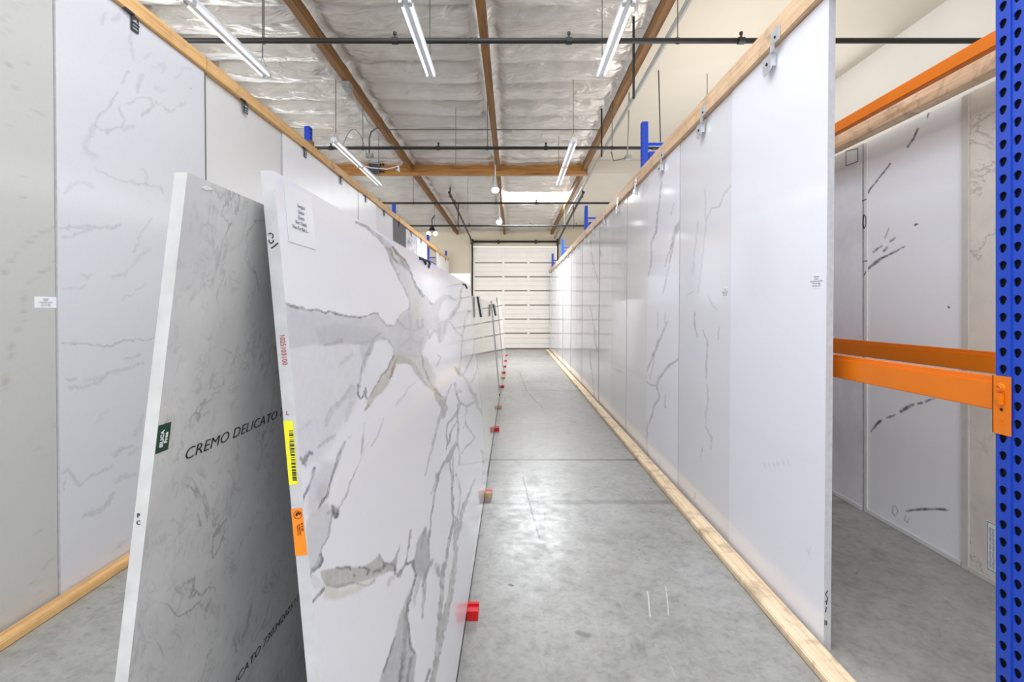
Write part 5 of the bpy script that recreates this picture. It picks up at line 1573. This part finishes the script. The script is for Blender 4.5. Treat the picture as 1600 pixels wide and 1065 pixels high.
# black edge bars on the ends of packs
for (x0_, y0_, x1_, y1_, Y, nm, lab) in ((746, 463, 751.5, 495, 5.30, 'edge_guard', 'black edge guard bar on the ivory leaning slab'), (770.5, 475, 774, 493, 9.22, 'edge_guard', 'black edge guard bar at the near end of the warm grey leaning slab')):
    a = P(x0_, y0_, Y); b = P(x1_, y1_, Y)
    w = .012 if Y < 6 else .014
    t = empty(nm, (b[0], Y, b[2]))
    obj('bar', MB().hexa([(a[0] - w, Y - .012, a[2]), (a[0] + w, Y - .012, a[2]), (a[0] + w, Y, a[2]), (a[0] - w, Y, a[2])],
                         [(b[0] - w, Y - .012, b[2]), (b[0] + w, Y - .012, b[2]), (b[0] + w, Y, b[2]), (b[0] - w, Y, b[2])]), M_pipe, t)
    obj('strip', MB().hexa([(a[0] + w, Y - .008, a[2]), (a[0] + w * 2.4, Y - .008, a[2]), (a[0] + w * 2.4, Y, a[2]), (a[0] + w, Y, a[2])],
                           [(b[0] + w, Y - .008, b[2]), (b[0] + w * 2.4, Y - .008, b[2]), (b[0] + w * 2.4, Y, b[2]), (b[0] + w, Y, b[2])]), M_edge_grey, t)
    tag(t, lab, 'edge guard')

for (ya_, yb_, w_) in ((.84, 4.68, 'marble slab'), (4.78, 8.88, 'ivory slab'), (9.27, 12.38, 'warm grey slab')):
    o = obj('gap_shade_strip', MB().box(-.268, -.247, ya_, yb_, 0, .049), M_pipe)  # black strip added to darken the shaded gap at the slab foot
    tag(o, 'black strip added as shade in the gap under the leaning %s' % w_, 'shade strip', 'black shade strips under the leaning slabs')
# blocks under the leaning slabs
def shoe(name='floor_block'):
    t = empty(name, (0, 0, 0))
    m = MB(); m.box(-.06, .0, -.045, -.02, 0, .05, bev=.002); m.box(-.06, .0, -.022, .022, 0, .044, bev=.002); m.box(-.06, .0, .020, .045, 0, .052, bev=.002)
    obj('shoe', m, M_red, t)
    return t
def wblock():
    t = empty('floor_block', (0, 0, 0))
    obj('wood', MB().box(-.06, 0, -.05, .0, 0, .05, bev=.003), M_wood_r, t)
    obj('red_pad', MB().box(-.06, .002, .0, .04, 0, .052, bev=.002), M_red, t)
    return t
sh = shoe(); wb = wblock()
blk = [(747, 971, 0, 'nearest red plastic shoe under the marble slab, at the front of the aisle'), (769.5, 779, 1, 'wooden block with red pad under the far half of the marble slab'),
       (782, 674, 0, 'red plastic shoe under the ivory slab, next after the wooden block'), (787, 638, 1, 'small wooden block under the ivory slab'),
       (789.5, 606, 0, 'red shoe between the ivory and the warm grey leaning slabs'), (791, 592, 1, 'tiny wooden block under the warm grey slab'), (791.3, 584, 0, 'red shoe under the far end of the warm grey slab'),
       (792, 574, 0, 'red shoe under the near end of the farthest white leaning slab'), (792.7, 565, 0, 'red shoe under the middle of the farthest white leaning slab'), (793.5, 556, 0, 'farthest red shoe at the end of the aisle')]
used = [False, False]
for (x, y, k, lab) in blk:
    p = P(x, y, H * F / (y - VY))
    src = (sh, wb)[k]
    o = src if not used[k] else copy_tree(src, (0, 0, 0))
    used[k] = True
    o.location = (-.184, p[1] + .05, 0)
    tag(o, lab, 'block', 'blocks under the leaning slabs')

for o in bpy.data.objects:
    if '_w' in o.keys():
        del o['_w']
S.cycles.use_denoising = True
S.cycles.max_bounces = 8
S.cycles.diffuse_bounces = 4
S.cycles.sample_clamp_indirect = 6
